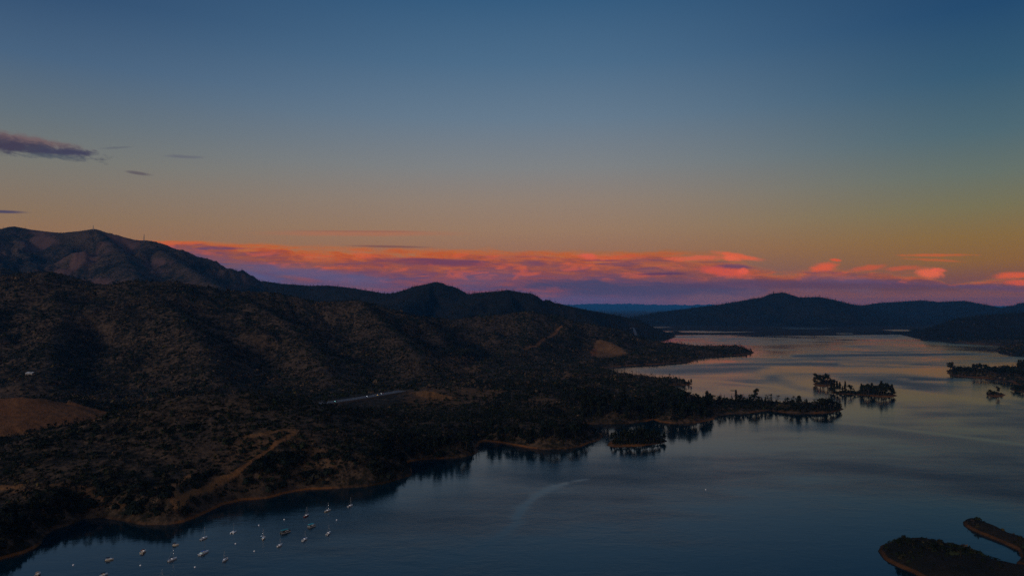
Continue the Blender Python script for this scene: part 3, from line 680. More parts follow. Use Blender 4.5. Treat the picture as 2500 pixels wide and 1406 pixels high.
scrub('undergrowth', 2700, 5200, .0055, 2.5, 6.5, [tmpl_bush(6, s + 40, .5) for s in range(6)], [5, 4, 2, 1.2, .5, .2], 'distant scrub and trees on the mountain slopes')

# distant forest on ridge lines and mountains
def forest(name, n, y0, y1, hh, tm, cols, wts, label, cond, wid=.9, margin=14.):
    y = np.sqrt(RNG.uniform(y0 * y0, y1 * y1, n)); x = y * RNG.uniform(-.9, .9, n); z = zat(x, y); sd = bilin(TSD, x, y)
    ok = (z > 1.2) & (sd > 4) & seen(x, y, z + 8, margin) & cond(x, y, z, sd); x, y = x[ok], y[ok]; m = len(x); print(name, m)
    s = RNG.uniform(hh[0], hh[1], m)
    return scatter(name, tm, x, y, s * wid, s, tint(m, cols, wts), M_LEAF, label, 'forest', .3)
CONS = [tmpl_conifer(26, s) for s in range(6)]; RNDS = [tmpl_round(30, s) for s in range(6)]; SNAGS = [tmpl_snag(s) for s in range(6)]
CONF = [tmpl_conifer(9, s + 9) for s in range(6)]
FC = [(.009, .014, .010), (.014, .017, .012), (.024, .022, .015)]
u_ = lambda x, y: 1250 + x / y * F
forest('forest', 120000, 2900, 8600, (11, 22), CONF, FC, [4, 2, 1], 'dark conifers covering the far mountains and their crests', lambda x, y, z, sd: ((u_(x, y) > 1500) & (z > 6)) | ((u_(x, y) > 560) & (RNG.random(len(x)) < .7) & (z > 60)), 1.0, 8.)
def crest_trees():
    xs, ys = [], []
    for (S, pts, part_), n in ((RIDGES[21], 170), (RIDGES[22], 100), (RIDGES[20], 110), (RIDGES[13], 200), (RIDGES[10], 40)):
        P = np.array([((a - 1250) / F * Yd, Yd) for a, b, Yd in pts])
        if part_ == 6: P = P[16:]
        sg = RNG.integers(len(P) - 1, size=n); t = RNG.random(n)[:, None]; q_ = P[sg] * (1 - t) + P[sg + 1] * t + RNG.normal(0, 14, (n, 2)); q_ = q_[np.abs(q_[:, 0] / q_[:, 1]) < .9]; xs.append(q_[:, 0]); ys.append(q_[:, 1])
    x = np.concatenate(xs); y = np.concatenate(ys); m = len(x); s_ = RNG.uniform(9, 15, m) * np.where(y > 5500, 2.0, 1.) * RNG.choice([.7, 1., 1.3], m)
    scatter('forest', CONF, x, y, s_ * .9, s_, tint(m, FC, [4, 2, 1]), M_LEAF, 'line of conifers standing out along the skyline of the mountains', 'forest', .5)
crest_trees()
forest('forest', 42000, 400, 720, (3.5, 7), [tmpl_round(44, s + 60) for s in range(4)] + [tmpl_bush(26, 70)], FC, [4, 2, 1], 'band of dark trees along the bank of the boat cove', lambda x, y, z, sd: (sd > 4.5) & (sd < 30) & (RNG.random(len(x)) < .5 + fbm(x, y, 30., 3)) & (u_(x, y) < 1180) & (bilin(BARE, x, y) < .3), 1.0)
lowland = lambda x, y, z, sd: (u_(x, y) > 980) & (z < 34) & ~sd_isl(x, y) & ~((u_(x, y) > 1500) & (y > 1060)) & (fbm(x, y, 120., 3, .5, 13.) > -.18) & off_road(x, y, z) & (bilin(BARE, x, y) < .25)
forest('forest', 9000, 640, 1250, (7, 14), CONS + RNDS, FC, [4, 2, 1], 'dense dark woodland on the low points by the inlets', lambda x, y, z, sd: lowland(x, y, z, sd) & (u_(x, y) > 1150), 1.0)
forest('forest', 3200, 480, 900, (5, 9), RNDS + CONS[:2], FC + [(.04, .034, .02)], [4, 3, 2, 1], 'small trees scattered through the scrub of the near hill', lambda x, y, z, sd: (u_(x, y) < 1200) & (bilin(BARE, x, y) < .2) & off_road(x, y, z), 1.0)
forest('forest', 30000, 1100, 2600, (4, 9), CONS[3:] + RNDS[3:], FC, [4, 2, 1], 'dark thickets in the folds of the slopes behind the road', lambda x, y, z, sd: (fbm(x, y, 210., 5, .6, 613.) > .10) & (bilin(BARE, x, y) < .2) & off_road(x, y, z), 1.0)
forest('forest', 9000, 560, 1100, (3, 6), RNDS[3:], FC, [4, 2, 1], 'dark thickets among the scrub of the near hills', lambda x, y, z, sd: (fbm(x, y, 110., 5, .6, 713.) > .08) & (bilin(BARE, x, y) < .2) & off_road(x, y, z), 1.2)
forest('forest', 5000, 1100, 2600, (7, 13), CONS[:3] + RNDS[:3], FC + [(.04, .034, .02)], [4, 3, 2, 1], 'trees scattered over the slopes behind the road', lambda x, y, z, sd: (bilin(BARE, x, y) < .2) & off_road(x, y, z), 1.0)
DW = [(.075, .062, .052), (.05, .042, .036)]
forest('dead_forest', 2600, 800, 2600, (8, 15), SNAGS, DW, [1, 1], 'bare burnt trunks standing through the scrub of the hills', lambda x, y, z, sd: (bilin(BARE, x, y) < .5) & off_road(x, y, z), 1.3)

# ------------------------------------------------------------------ individual trees
class MB:
    def __init__(s): s.v = []; s.f = []; s.t = []
    def box(s, x0, x1, y0, y1, z0, z1, taper=0.):
        b = len(s.v); t = taper
        s.v += [(x0, y0, z0), (x1, y0, z0), (x1, y1, z0), (x0, y1, z0), (x0 + t, y0 + t, z1), (x1 - t, y0 + t, z1), (x1 - t, y1 - t, z1), (x0 + t, y1 - t, z1)]
        s.f += [tuple(b + i for i in q) for q in ((3, 2, 1, 0), (4, 5, 6, 7), (0, 1, 5, 4), (1, 2, 6, 5), (2, 3, 7, 6), (3, 0, 4, 7))]; return s
    def tube(s, a, b, r0, r1=None, n=6):
        r1 = r0 if r1 is None else r1; a = np.array(a, float); b = np.array(b, float); d = b - a; d /= np.linalg.norm(d)
        u = np.cross(d, (0, 0, 1)) if abs(d[2]) < .9 else np.cross(d, (1, 0, 0)); u /= np.linalg.norm(u); w = np.cross(d, u); k = len(s.v)
        for p, r in ((a, r0), (b, r1)):
            for i in range(n):
                th = 2 * pi * i / n; s.v.append(tuple(p + r * (cos(th) * u + sin(th) * w)))
        for i in range(n): j = (i + 1) % n; s.f.append((k + i, k + j, k + n + j, k + n + i))
        s.f.append(tuple(k + n + i for i in range(n))); s.f.append(tuple(k + n - 1 - i for i in range(n))); return s
    def loft(s, rings, cap0=True, cap1=True, closed=True):
        k = len(s.v); n = len(rings[0])
        for r in rings: s.v += [tuple(p) for p in r]
        for i in range(len(rings) - 1):
            for j in range(n if closed else n - 1):
                a = k + i * n + j; b = k + i * n + (j + 1) % n; s.f.append((a, b, b + n, a + n))
        if cap0: s.f.append(tuple(k + n - 1 - j for j in range(n)))
        if cap1: s.f.append(tuple(k + (len(rings) - 1) * n + j for j in range(n)))
        return s
    def lathe(s, prof, n=12, c=(0, 0, 0)):
        return s.loft([[(c[0] + r * cos(2 * pi * j / n), c[1] + r * sin(2 * pi * j / n), c[2] + z) for j in range(n)] for r, z in prof])
    def tris(s, V):
        k = len(s.v); s.v += [tuple(p) for p in V]; s.f += [(k + i, k + i + 1, k + i + 2) for i in range(0, len(V), 3)]; return s
    def build(s, name, mat, parent=None, tint=None, bevel=0.):
        me = bpy.data.meshes.new(name); me.from_pydata(s.v, [], s.f); me.update(); me.materials.append(mat)
        if tint is not None:
            a = me.attributes.new('tint', 'FLOAT_COLOR', 'POINT'); n = len(s.v)
            f = RNG.uniform(.6, 1.4, (n // 3 + 1, 1)).repeat(3, axis=0)[:n]; c = np.array([tint]) * f
            a.data.foreach_set('color', np.concatenate([c, np.ones((n, 1))], 1).astype(np.float32).ravel())
        o = bpy.data.objects.new(name, me); COL.objects.link(o)
        if parent: o.parent = parent
        if bevel:
            b = o.modifiers.new('bevel', 'BEVEL'); b.width = bevel; b.segments = 2
        return o
def empty(name, loc=(0, 0, 0), rz=0.):
    o = bpy.data.objects.new(name, None); COL.objects.link(o); o.location = loc; o.rotation_euler = (0, 0, rz); o.empty_display_size = .5; return o
def children(o): return [c for c in COL.objects if c.parent == o]
def copy_tree(root, kids):
    c = root.copy(); COL.objects.link(c)
    def rec(src, dst):
        for ch in kids.get(src.name, []):
            d = ch.copy(); COL.objects.link(d); d.parent = dst; rec(ch, d)
    rec(root, c); return c

def make_tree(kind, seed):
    """unit-height tree: trunk with limbs, crown of leaf clumps"""
    r = np.random.default_rng(seed); nm = {'pine': 'pine_tree', 'round': 'broadleaf_tree', 'bushy': 'shrub', 'snag': 'dead_tree'}[kind]
    root = empty(nm); t = MB(); c = MB()
    lean = r.uniform(-.04, .04, 2)
    if kind == 'snag':
        t.tube((0, 0, 0), (lean[0], lean[1], .6), .016, .011, 6).tube((lean[0], lean[1], .6), (lean[0] * 1.3, lean[1] * 1.3, 1.), .011, .003, 5)
        for i in range(9):
            z = r.uniform(.35, .92); th = r.uniform(0, 6.28); L = (1.05 - z) * .3 + .03; t.tube((lean[0] * z, lean[1] * z, z), (cos(th) * L, sin(th) * L, z + L * .6), .006, .002, 4)
        t.build('trunk', M_DEAD, root); return root
    if kind == 'pine':
        t.tube((0, 0, -.02), (lean[0], lean[1], .55), .022, .014, 7).tube((lean[0], lean[1], .55), (lean[0], lean[1], .96), .014, .004, 5)
        V = []; z0 = r.uniform(.15, .4); fat = r.uniform(.17, .25)
        for lv in range(17):
            f = lv / 16; z = z0 + (.97 - z0) * f; R = fat * (1 - f) ** .65 * (.75 + .25 * sin(lv * 2.3)) + .02
            for b in range(6):
                th = r.uniform(0, 6.28); Rb = R * r.uniform(.55, 1.25); tip = np.array([cos(th) * Rb + lean[0], sin(th) * Rb + lean[1], z - Rb * .15])
                if b < 2 and lv % 2 == 0: t.tube((lean[0], lean[1], z), tip, .004, .002, 3)
                for q in range(4):
                    p = np.array([lean[0], lean[1], z]) * (1 - .35 - q * .2) + tip * (.35 + q * .2) + r.normal(size=3) * .012; a = r.normal(size=3); a /= np.linalg.norm(a); bb = r.normal(size=3); bb /= np.linalg.norm(bb); s = r.uniform(.032, .058)
                    V += [p + a * s * 1.3, p - a * s + bb * s, p - a * s - bb * s]
    else:
        low = kind == 'bushy'
        t.tube((0, 0, -.02), (lean[0], lean[1], .4), .03, .02, 7); V = []
        nb = 9 if not low else 8
        for b in range(nb):
            th = 6.28 * b / nb + r.uniform(-.3, .3); rad = r.uniform(.04, .24) * (1.5 if low else 1); z = r.uniform(.5, .86) if not low else r.uniform(.2, .8); cr = r.uniform(.1, .17) * (1.2 if low else 1)
            cpt = np.array([cos(th) * rad, sin(th) * rad, z]); t.tube((lean[0], lean[1], min(.4, z * .7)), cpt, .012, .004, 4)
            for i in range(34):
                d = r.normal(size=3); d /= np.linalg.norm(d); p = cpt + d * cr * r.uniform(.4, 1.1); a = r.normal(size=3); a /= np.linalg.norm(a); bb = np.cross(a, d); s = r.uniform(.034, .062)
                V += [p + a * s * 1.2, p - a * s + bb * s, p - a * s - bb * s]
    t.build('trunk', M_BARK, root); c.tris(V).build('crown', M_LEAF, root, tint=[(.012, .019, .011), (.018, .022, .013), (.015, .018, .012)][seed % 3]); return root
PROTO = {}
for kd, n in (('pine', 4), ('round', 3), ('bushy', 2), ('snag', 3)): PROTO[kd] = [make_tree(kd, 10 * n + i) for i in range(n)]
KIDS = {}
for o in list(COL.objects):
    if o.parent: KIDS.setdefault(o.parent.name, []).append(o)
_used = set(); _cnt = [0]
def plant(kind, x, y, h, label, group, wid=1., cat='tree', z=None):
    i = random.randrange(len(PROTO[kind])); p = PROTO[kind][i]
    o = p if (kind, i) not in _used else copy_tree(p, KIDS); _used.add((kind, i))
    zz = float(zat(x, y)) if z is None else z
    o.location = (x, y, max(zz, .3) - .15); o.scale = (h * wid, h * wid, h); o.rotation_euler = (0, 0, random.uniform(0, 6.28))
    tag(o, label, cat, group); _cnt[0] += 1; return o
def at_shore(px, py, inland=0.):
    """ground point on low land seen near this row"""
    x, y = W(px, py); return x, y
def spot(px, py, htpx, kind, label, group, wid=1., cat='tree'):
    x, y, z = drape(px, py); return plant(kind, x, y, htpx * (1.0 if kind == 'snag' or (1470 < px < 1640 and py > 1060) else 1.22) * y / F, label, group, wid * 1.15, cat)
# islet clump
for px, py, h, kd, w in [(1994, 937, 22, 'round', 1.1), (2003, 938, 20, 'round', 1.1), (2012, 937, 17, 'round', 1.1), (2020, 937, 22, 'round', .8), (1990, 938, 15, 'bushy', 1.), (2028, 938, 14, 'bushy', 1.1), (2036, 938, 13, 'bushy', 1.)]:
    spot(px, py, h, kd, 'bushy tree in the clump on the small round islet', 'trees on the small round islet', w)
spot(2030, 958, 22, 'pine', 'slim tree at the left tip of the long low island', None, 1.)
for px, h in [(2036, 20), (2043, 24), (2050, 22), (2056, 14)]: spot(px, 959, h, 'pine', 'thin pale trunked tree near the left end of the long low island', 'thin trees at the left end of the long island', .8)
spot(2063, 960, 24, 'pine', 'lone narrow spire tree on the gap of the long low island', None, .7)
spot(2076, 960, 18, 'round', 'single compact dark tree midway along the long low island', None, .9)
for px in np.linspace(2103, 2176, 13):
    spot(px, 964 + random.uniform(-2, 2), random.uniform(20, 29), random.choice(['round', 'pine', 'round']), 'tall tree in the row at the right end of the long low island', 'tall tree row on the long island', random.uniform(.8, 1.1))
spot(2181, 966, 16, 'pine', 'small conifer at the right tip of the long low island', None, 1.2)
for px in np.linspace(2045, 2170, 16): spot(px, 962 + random.uniform(-2, 3), random.uniform(5, 9), 'bushy', 'low shrub on the bank of the long low island', 'shrubs on the long island bank', 1.3, 'shrub')
# spit with the tree line
T1 = 'dark tree in the line along the spit, between the wooded point and the low saddle'
spot(1702, 982, 19, 'round', 'rounded dark tree where the spit leaves the wooded point', None, .9)
spot(1738, 983, 17, 'round', 'lone slim rounded tree beside open water on the spit', None, .7)
spot(1845, 980, 28, 'round', 'tallest round topped tree on the spit', None, .7)
spot(1798, 983, 26, 'pine', 'tall thin conifer left of the broad crowned trees on the spit', None, .7)
for px, h, kd in [(1757, 18, 'round'), (1768, 15, 'round'), (1780, 12, 'bushy'), (1788, 14, 'pine'), (1807, 22, 'round'), (1815, 16, 'round'), (1822, 13, 'bushy'), (1830, 16, 'pine'), (1836, 21, 'round'), (1852, 18, 'round'), (1860, 14, 'pine'), (1868, 15, 'pine'), (1876, 11, 'bushy'), (1884, 10, 'bushy')]:
    spot(px, 987, h, kd, T1, 'tree line on the spit', random.uniform(.8, 1.05))
for px in np.linspace(1715, 1880, 16): spot(px, random.uniform(992, 1002), random.uniform(7, 12), random.choice(['round', 'bushy', 'pine']), 'dark bushy tree on the near bank of the spit', 'trees on the near bank of the spit', 1.1)
spot(1932, 998, 20, 'round', 'rounded tree just right of the low saddle of the spit', None, 1.)
spot(1952, 999, 27, 'pine', 'ragged open pine past the saddle of the spit', None, 1.5)
spot(1969, 1000, 20, 'pine', 'narrow tree between the ragged pine and the end clump of the spit', None, 1.)
for px, h in [(1985, 14), (1995, 18), (2003, 24), (2012, 27), (2020, 22), (2028, 24), (2035, 18), (2044, 17), (2050, 14), (2016, 15)]:
    spot(px, 1001 + random.uniform(-2, 2), h, random.choice(['round', 'round', 'pine']), 'dense tree in the clump at the outer end of the spit', 'clump at the end of the spit', random.uniform(.9, 1.2))
for px in np.linspace(1895, 2050, 20): spot(px, random.uniform(1000, 1006), random.uniform(6, 10), 'bushy', 'low shrub along the waterline of the outer spit', 'shrubs on the outer spit', 1.3, 'shrub')
# islet off the point
for px, py, h, kd, w in [(1492, 1078, 22, 'pine', .9), (1500, 1080, 27, 'round', .7), (1516, 1082, 30, 'pine', 1.), (1527, 1080, 34, 'round', .9), (1538, 1082, 32, 'pine', 1.1), (1548, 1080, 36, 'round', .9), (1558, 1082, 34, 'pine', 1.1), (1568, 1078, 38, 'round', .9), (1578, 1080, 34, 'pine', 1.1),
                         (1586, 1078, 30, 'round', .9), (1596, 1079, 34, 'pine', 1.), (1606, 1077, 26, 'round', .9), (1614, 1077, 18, 'bushy', 1.), (1622, 1076, 22, 'pine', 1.1)]:
    spot(px, py, h, kd, 'tall dark tree on the islet with the orange shore', 'trees on the orange shored islet', w)
for px in np.linspace(1498, 1618, 20): spot(px, random.uniform(1079, 1085), random.uniform(8, 14), 'bushy', 'low shrub under the trees of the orange shored islet', 'shrubs on the orange shored islet', 1.2, 'shrub')
# dead trunks on the low point
for i in range(34):
    t = random.random(); px = 1482 + 180 * t; py = 906 + 30 * t ** .8 + random.uniform(0, 4)
    spot(px, py, random.uniform(10, 24), 'snag', 'bare dead trunk standing on the low point against the bright bay', 'dead trunks on the low point', random.uniform(.8, 1.3), 'dead tree')
for px, h in [(1635, 10), (1672, 10), (1682, 9), (1687, 11)]: spot(px, 938, h, 'pine', 'small dark conifer at the tip of the low point', 'conifers at the tip of the low point', 1.2)
# headland snags and conifers
for i in range(22):
    px = random.uniform(1615, 1830); spot(px, 850 if px < 1800 else 857, random.uniform(5, 11), 'snag', 'burnt thin trunk on the crest of the far headland', 'burnt trunks on the far headland', 1.4, 'dead tree')
for px in (1624, 1632, 1822, 1833): spot(px, 849 if px < 1700 else 858, 7, 'pine', 'small conifer on the crest of the far headland', 'conifers on the far headland', 1.3)
# right peninsula, small islet
spot(2321, 908, 21, 'round', 'large round tree at the very tip of the right peninsula', None, 1.1)
for px in np.linspace(2330, 2372, 6): spot(px, 909, random.uniform(13, 19), 'bushy', 'dark bushy tree just behind the tip of the right peninsula', 'bushy trees behind the peninsula tip', 1.)
for px in (2378, 2388, 2396, 2406): spot(px, 912, random.uniform(18, 23), 'round', 'taller tree mid way along the right peninsula', 'taller trees on the right peninsula', .8)
for px in np.linspace(2414, 2500, 16): spot(px, 914 + (px - 2414) * .08, random.uniform(14, 22), random.choice(['round', 'bushy', 'round']), 'bushy tree on the landward part of the right peninsula', 'trees on the landward part of the right peninsula', 1.1)
for px in (2486, 2492, 2498): spot(px, 905, 22, 'pine', 'upright pine beside the right edge of the peninsula', 'pines on the right peninsula', .9)
spot(2417, 963, 13, 'bushy', 'rounded shrub on the left half of the tiny islet', None, 1.1, 'shrub'); spot(2437, 963, 17, 'round', 'upright shrub on the right half of the tiny islet', None, .8, 'shrub')
for px in (2411, 2425, 2431, 2445): spot(px, 964, 6, 'bushy', 'ankle high brush on the tiny islet', 'brush on the tiny islet', 1.3, 'shrub')
for px in (2476, 2486, 2496, 2506): spot(px, 952, 14, 'bushy', 'dark shrub on the low shore behind the tiny islet', 'shrubs behind the tiny islet', 1.1, 'shrub')
# corner island
for px, py, h in [(2195, 1332, 22), (2205, 1328, 24), (2218, 1330, 20), (2228, 1332, 22), (2262, 1338, 18), (2276, 1342, 20), (2300, 1344, 16), (2378, 1368, 16), (2400, 1374, 14), (2440, 1386, 18)]: spot(px, py, h, 'bushy', 'leafless grey bush on the far bank of the corner island', 'bushes on the corner island', .9, 'shrub')
spot(2345, 1358, 24, 'round', 'lone upright shrub on the far bank of the corner island', None, .8, 'shrub')
for px, py in [(2170, 1345), (2250, 1350), (2300, 1365), (2340, 1385), (2390, 1380), (2420, 1390), (2230, 1362), (2280, 1380)]: spot(px, py, random.uniform(5, 9), 'bushy', 'small tuft of brush in the grass of the corner island', 'brush on the corner island', 1.3, 'shrub')
for px in (2362, 2376): spot(px, 1279, 9, 'snag', 'thin dead stalk at the tip of the curved spit', 'dead stalks on the curved spit', 1.5, 'dead tree')
# crest trees of the left mountain
for px in (8, 45, 62, 95, 130, 150, 196, 207, 268, 290, 318, 505): spot(px, float(np.interp(px, [0, 35, 90, 150, 200, 230, 280, 330, 400, 505], [562, 556, 565, 571, 566, 562, 575, 588, 605, 644])), random.uniform(5, 8), 'snag', 'burnt snag on the skyline of the tall mountain', 'burnt snags on the mountain skyline', 1.6, 'dead tree')
# wooded point, largest trees of the near shore
PT = 'dark pine in the stand on the wooded point above the orange bank'
for i in range(60):
    px = random.uniform(1420, 1735); py = random.uniform(985, 1026)
    if px < 1600 or py < 1028: spot(px, py, random.uniform(22, 34), random.choice(['pine', 'pine', 'round']), PT, 'pines on the wooded point', random.uniform(.9, 1.2))
for i in range(18):
    px = random.uniform(1010, 1160); py = np.interp(px, [1010, 1160], [1117, 1100]) - random.uniform(2, 22); spot(px, py, random.uniform(20, 34), random.choice(['pine', 'round']), 'dark shoreline tree on the bank right of the boat cove', 'trees on the bank right of the cove')
for i in range(22):
    px = random.uniform(1190, 1430); py = np.interp(px, [1190, 1300, 1430], [1076, 1090, 1072]) - random.uniform(3, 24); spot(px, py, random.uniform(20, 34), random.choice(['pine', 'pine', 'round']), 'dark tree on the bank that faces the orange shored islet', 'trees on the bank facing the islet')
ORD = ['first', 'second', 'third', 'fourth', 'fifth', 'sixth', 'seventh', 'eighth', 'ninth', 'tenth', 'eleventh', 'twelfth', 'thirteenth', 'fourteenth', 'fifteenth', 'sixteenth']
for grp, txt in {'trees on the small round islet': '%s tree from the left in the bushy clump on the small round islet', 'thin trees at the left end of the long island': '%s thin tree from the left tip of the long low island', 'tall tree row on the long island': '%s tree from the left in the tall row on the long low island',
                 'tree line on the spit': '%s tree from the wooded point along the tree lined spit', 'clump at the end of the spit': '%s tree from the left in the clump at the outer end of the spit', 'trees on the orange shored islet': '%s tree from the left on the islet with the orange shore',
                 'bushy trees behind the peninsula tip': '%s dark bushy tree behind the tip of the right peninsula', 'taller trees on the right peninsula': '%s taller tree from the tip, mid way along the right peninsula', 'trees on the landward part of the right peninsula': '%s bushy tree of the landward row on the right peninsula',
                 'pines on the right peninsula': '%s upright pine from the left, by the right end of the peninsula', 'shrubs behind the tiny islet': '%s dark shrub from the left on the low shore behind the tiny islet', 'brush on the tiny islet': '%s scrap of brush from the left on the tiny islet',
                 'conifers at the tip of the low point': '%s small conifer from the left at the tip of the low point', 'conifers on the far headland': '%s small conifer from the left on the crest of the far headland', 'bushes on the corner island': '%s leafless grey bush from the left on the far bank of the corner island',
                 'burnt snags on the mountain skyline': '%s burnt snag from the left on the skyline of the tall mountain', 'brush on the corner island': '%s tuft of brush from the left in the grass of the corner island', 'dead stalks on the curved spit': '%s thin dead stalk from the left at the tip of the curved spit'}.items():
    L = sorted([o for o in COL.objects if o.get('group') == grp], key=lambda o: o.location.x / o.location.y)
    for i, o in enumerate(L): o['label'] = txt % ORD[i]
print('trees', _cnt[0])
for kd, l in PROTO.items():
    for i, p in enumerate(l):
        if (kd, i) not in _used:
            for c in KIDS.get(p.name, []): bpy.data.objects.remove(c)
            bpy.data.objects.remove(p)

# ------------------------------------------------------------------ road
def ribbon(name, pts, wid, mat, label, cat, dz=.35, kind='structure', crown=0.):
    P = np.array(pts, float); d = np.gradient(P[:, :2], axis=0); d /= np.linalg.norm(d, axis=1)[:, None] + 1e-9
    n = np.stack([-d[:, 1], d[:, 0]], 1); V = []; 
    for p, q in zip(P, n):
        for s in (-.5, -.17, .17, .5):
            V.append((p[0] + q[0] * wid * s, p[1] + q[1] * wid * s, p[2] + dz))
    k = 4; fq = [(i * k + j, (i + 1) * k + j, (i + 1) * k + j + 1, i * k + j + 1) for i in range(len(P) - 1) for j in range(k - 1)]
    return fast_mesh(name, V, fq, mat), P, n
def smooth_path(ctrl, n):
    c = np.array(ctrl, float); t = np.linspace(0, len(c) - 1, n); i = np.clip(t.astype(int), 0, len(c) - 2); f = t - i
    p0 = c[np.maximum(i - 1, 0)]; p1 = c[i]; p2 = c[i + 1]; p3 = c[np.minimum(i + 2, len(c) - 1)]; f = f[:, None]
    return .5 * ((2 * p1) + (-p0 + p2) * f + (2 * p0 - 5 * p1 + 4 * p2 - p3) * f ** 2 + (-p0 + 3 * p1 - 3 * p2 + p3) * f ** 3)
M_ASPH = simple('asphalt', (.075, .085, .11), .9, var=.3, spec=.15)
M_LINE = simple('road paint', (.6, .58, .5), .6)
rp = smooth_path(ROADW, 80)
ro, RP, RN = ribbon('road', rp, 17., M_ASPH, '', 'road'); tag(ro, 'grey two lane road crossing the valley floor', 'road', kind='structure')
for s in (-7.4, 7.4):
    q2 = RP.copy(); q2[:, :2] += RN * s; l_, _, _ = ribbon('road_line', q2, .35, M_LINE, '', '', dz=.36); l_.parent = ro
q2 = RP.copy(); l_, _, _ = ribbon('road_line', q2, .4, M_LINE, '', '', dz=.36); l_.parent = ro
# embankment under the road
V = []; 
for p, n in zip(RP, RN): V += [(p[0] + n[0] * 18, p[1] + n[1] * 16, p[2] - 8), (p[0] + n[0] * 9.5, p[1] + n[1] * 9.5, p[2] + .30), (p[0] - n[0] * 9.5, p[1] - n[1] * 9.5, p[2] + .30), (p[0] - n[0] * 16, p[1] - n[1] * 16, p[2] - 8)]
fq = [(i * 4 + j, (i + 1) * 4 + j, (i + 1) * 4 + j + 1, i * 4 + j + 1) for i in range(len(RP) - 1) for j in range(3)]
eb = fast_mesh('ground', V, fq, simple('road bank', (.075, .05, .035), .95, var=.4, spec=.1)); tag(eb, 'brown earth bank carrying the road', 'ground', kind='structure')
hw = smooth_path([drape(*p) for p in [(1531, 807), (1538, 811), (1546, 816), (1553, 821)]], 24); hw[:, 2] = np.linspace(hw[0, 2], hw[-1, 2], len(hw)) + 3.
h2, HP, HN = ribbon('road', hw, 10., M_ASPH, '', 'road'); tag(h2, 'short stretch of highway on the far slope above the bay', 'road', kind='structure')

# ------------------------------------------------------------------ cars
M_GLASS = simple('dark glass', (.01, .012, .015), .1)
M_TYRE = simple('tyre rubber', (.015, .015, .015), .8)
def make_car(paint, lightcol, name='parked_car'):
    r = empty('car')
    prof = [(-2.2, .75, .55), (-2.15, .95, .8), (-1.0, 1.0, .85), (1.1, 1.0, .85), (2.1, .95, .75), (2.25, .7, .5)]
    b = MB(); rings = []
    for x, hw_, top in prof:
        w = .9 if abs(x) < 2 else .8; rings.append([(x, -w, .3), (x, w, .3), (x, w, top * .8), (x, w * .92, top), (x, -w * .92, top), (x, -w, top * .8)])
    b.loft(rings).build('body', simple('paint_' + name, paint, .3, spec=.6), r)
    g = MB(); g.loft([[(-1.5, -.8, .84), (-1.5, .8, .84), (-1.1, .66, 1.36), (-1.1, -.66, 1.36)], [(.95, -.8, .84), (.95, .8, .84), (.35, .66, 1.4), (.35, -.66, 1.4)]]).build('cabin', M_GLASS, r)
    for sx in (-1.35, 1.4):
        for sy in (-.88, .88): MB().tube((sx, sy - .1, .32), (sx, sy + .1, .32), .32, n=12).build('wheel', M_TYRE, r)
    for sy in (-.6, .6): MB().box(2.2, 2.3, sy - .14, sy + .14, .5, .68).build('headlight', simple('lamp_' + name, (.9, .9, .9), .2, emit=(lightcol, 5.)), r)
    for sy in (-.6, .6): MB().box(-2.26, -2.18, sy - .14, sy + .14, .55, .7).build('tail_light', simple('tail lamp', (.5, .02, .01), .3, emit=((1, .05, .02), 3.)), r)
    return r
def road_spot(px, side):
    i = int(np.argmin([abs(1250 + p[0] / p[1] * F - px) for p in RP])); n = RN[i]; d = np.array([n[1], -n[0]]); return (RP[i][0] + n[0] * side, RP[i][1] + n[1] * side, RP[i][2] + .36), math.atan2(d[1], d[0])
for px, side, col, lc, lab, nm, flip in [(936, 2.6, (.75, .77, .8), (.9, .95, 1.), 'white car with its headlights on, near the far end of the road', 'white', 1), (921, -2.6, (.1, .06, .03), (1., .6, .15), 'dark car with amber lamps just behind the white car', 'dark', 1),
                                      (900, 2.6, (.3, .32, .35), (.8, .9, 1.), 'grey car mid way along the road', 'grey', 1), (818, -2.6, (.05, .1, .12), (.3, 1., .9), 'small dark car with a cyan gleam at the near end of the road', 'teal', 1)]:
    c = make_car(col, lc, nm); p, a = road_spot(px, side); c.location = p; c.rotation_euler = (0, 0, a + pi * flip); tag(c, lab, 'car', 'cars on the valley road')
c = make_car((.7, .7, .7), (1, 1, 1), 'far'); i = 9; c.location = (HP[i][0], HP[i][1], HP[i][2] + .36); c.rotation_euler = (0, 0, math.atan2(*(HP[i + 1] - HP[i])[[1, 0]])); tag(c, 'distant car lit up on the highway above the far bay', 'car')

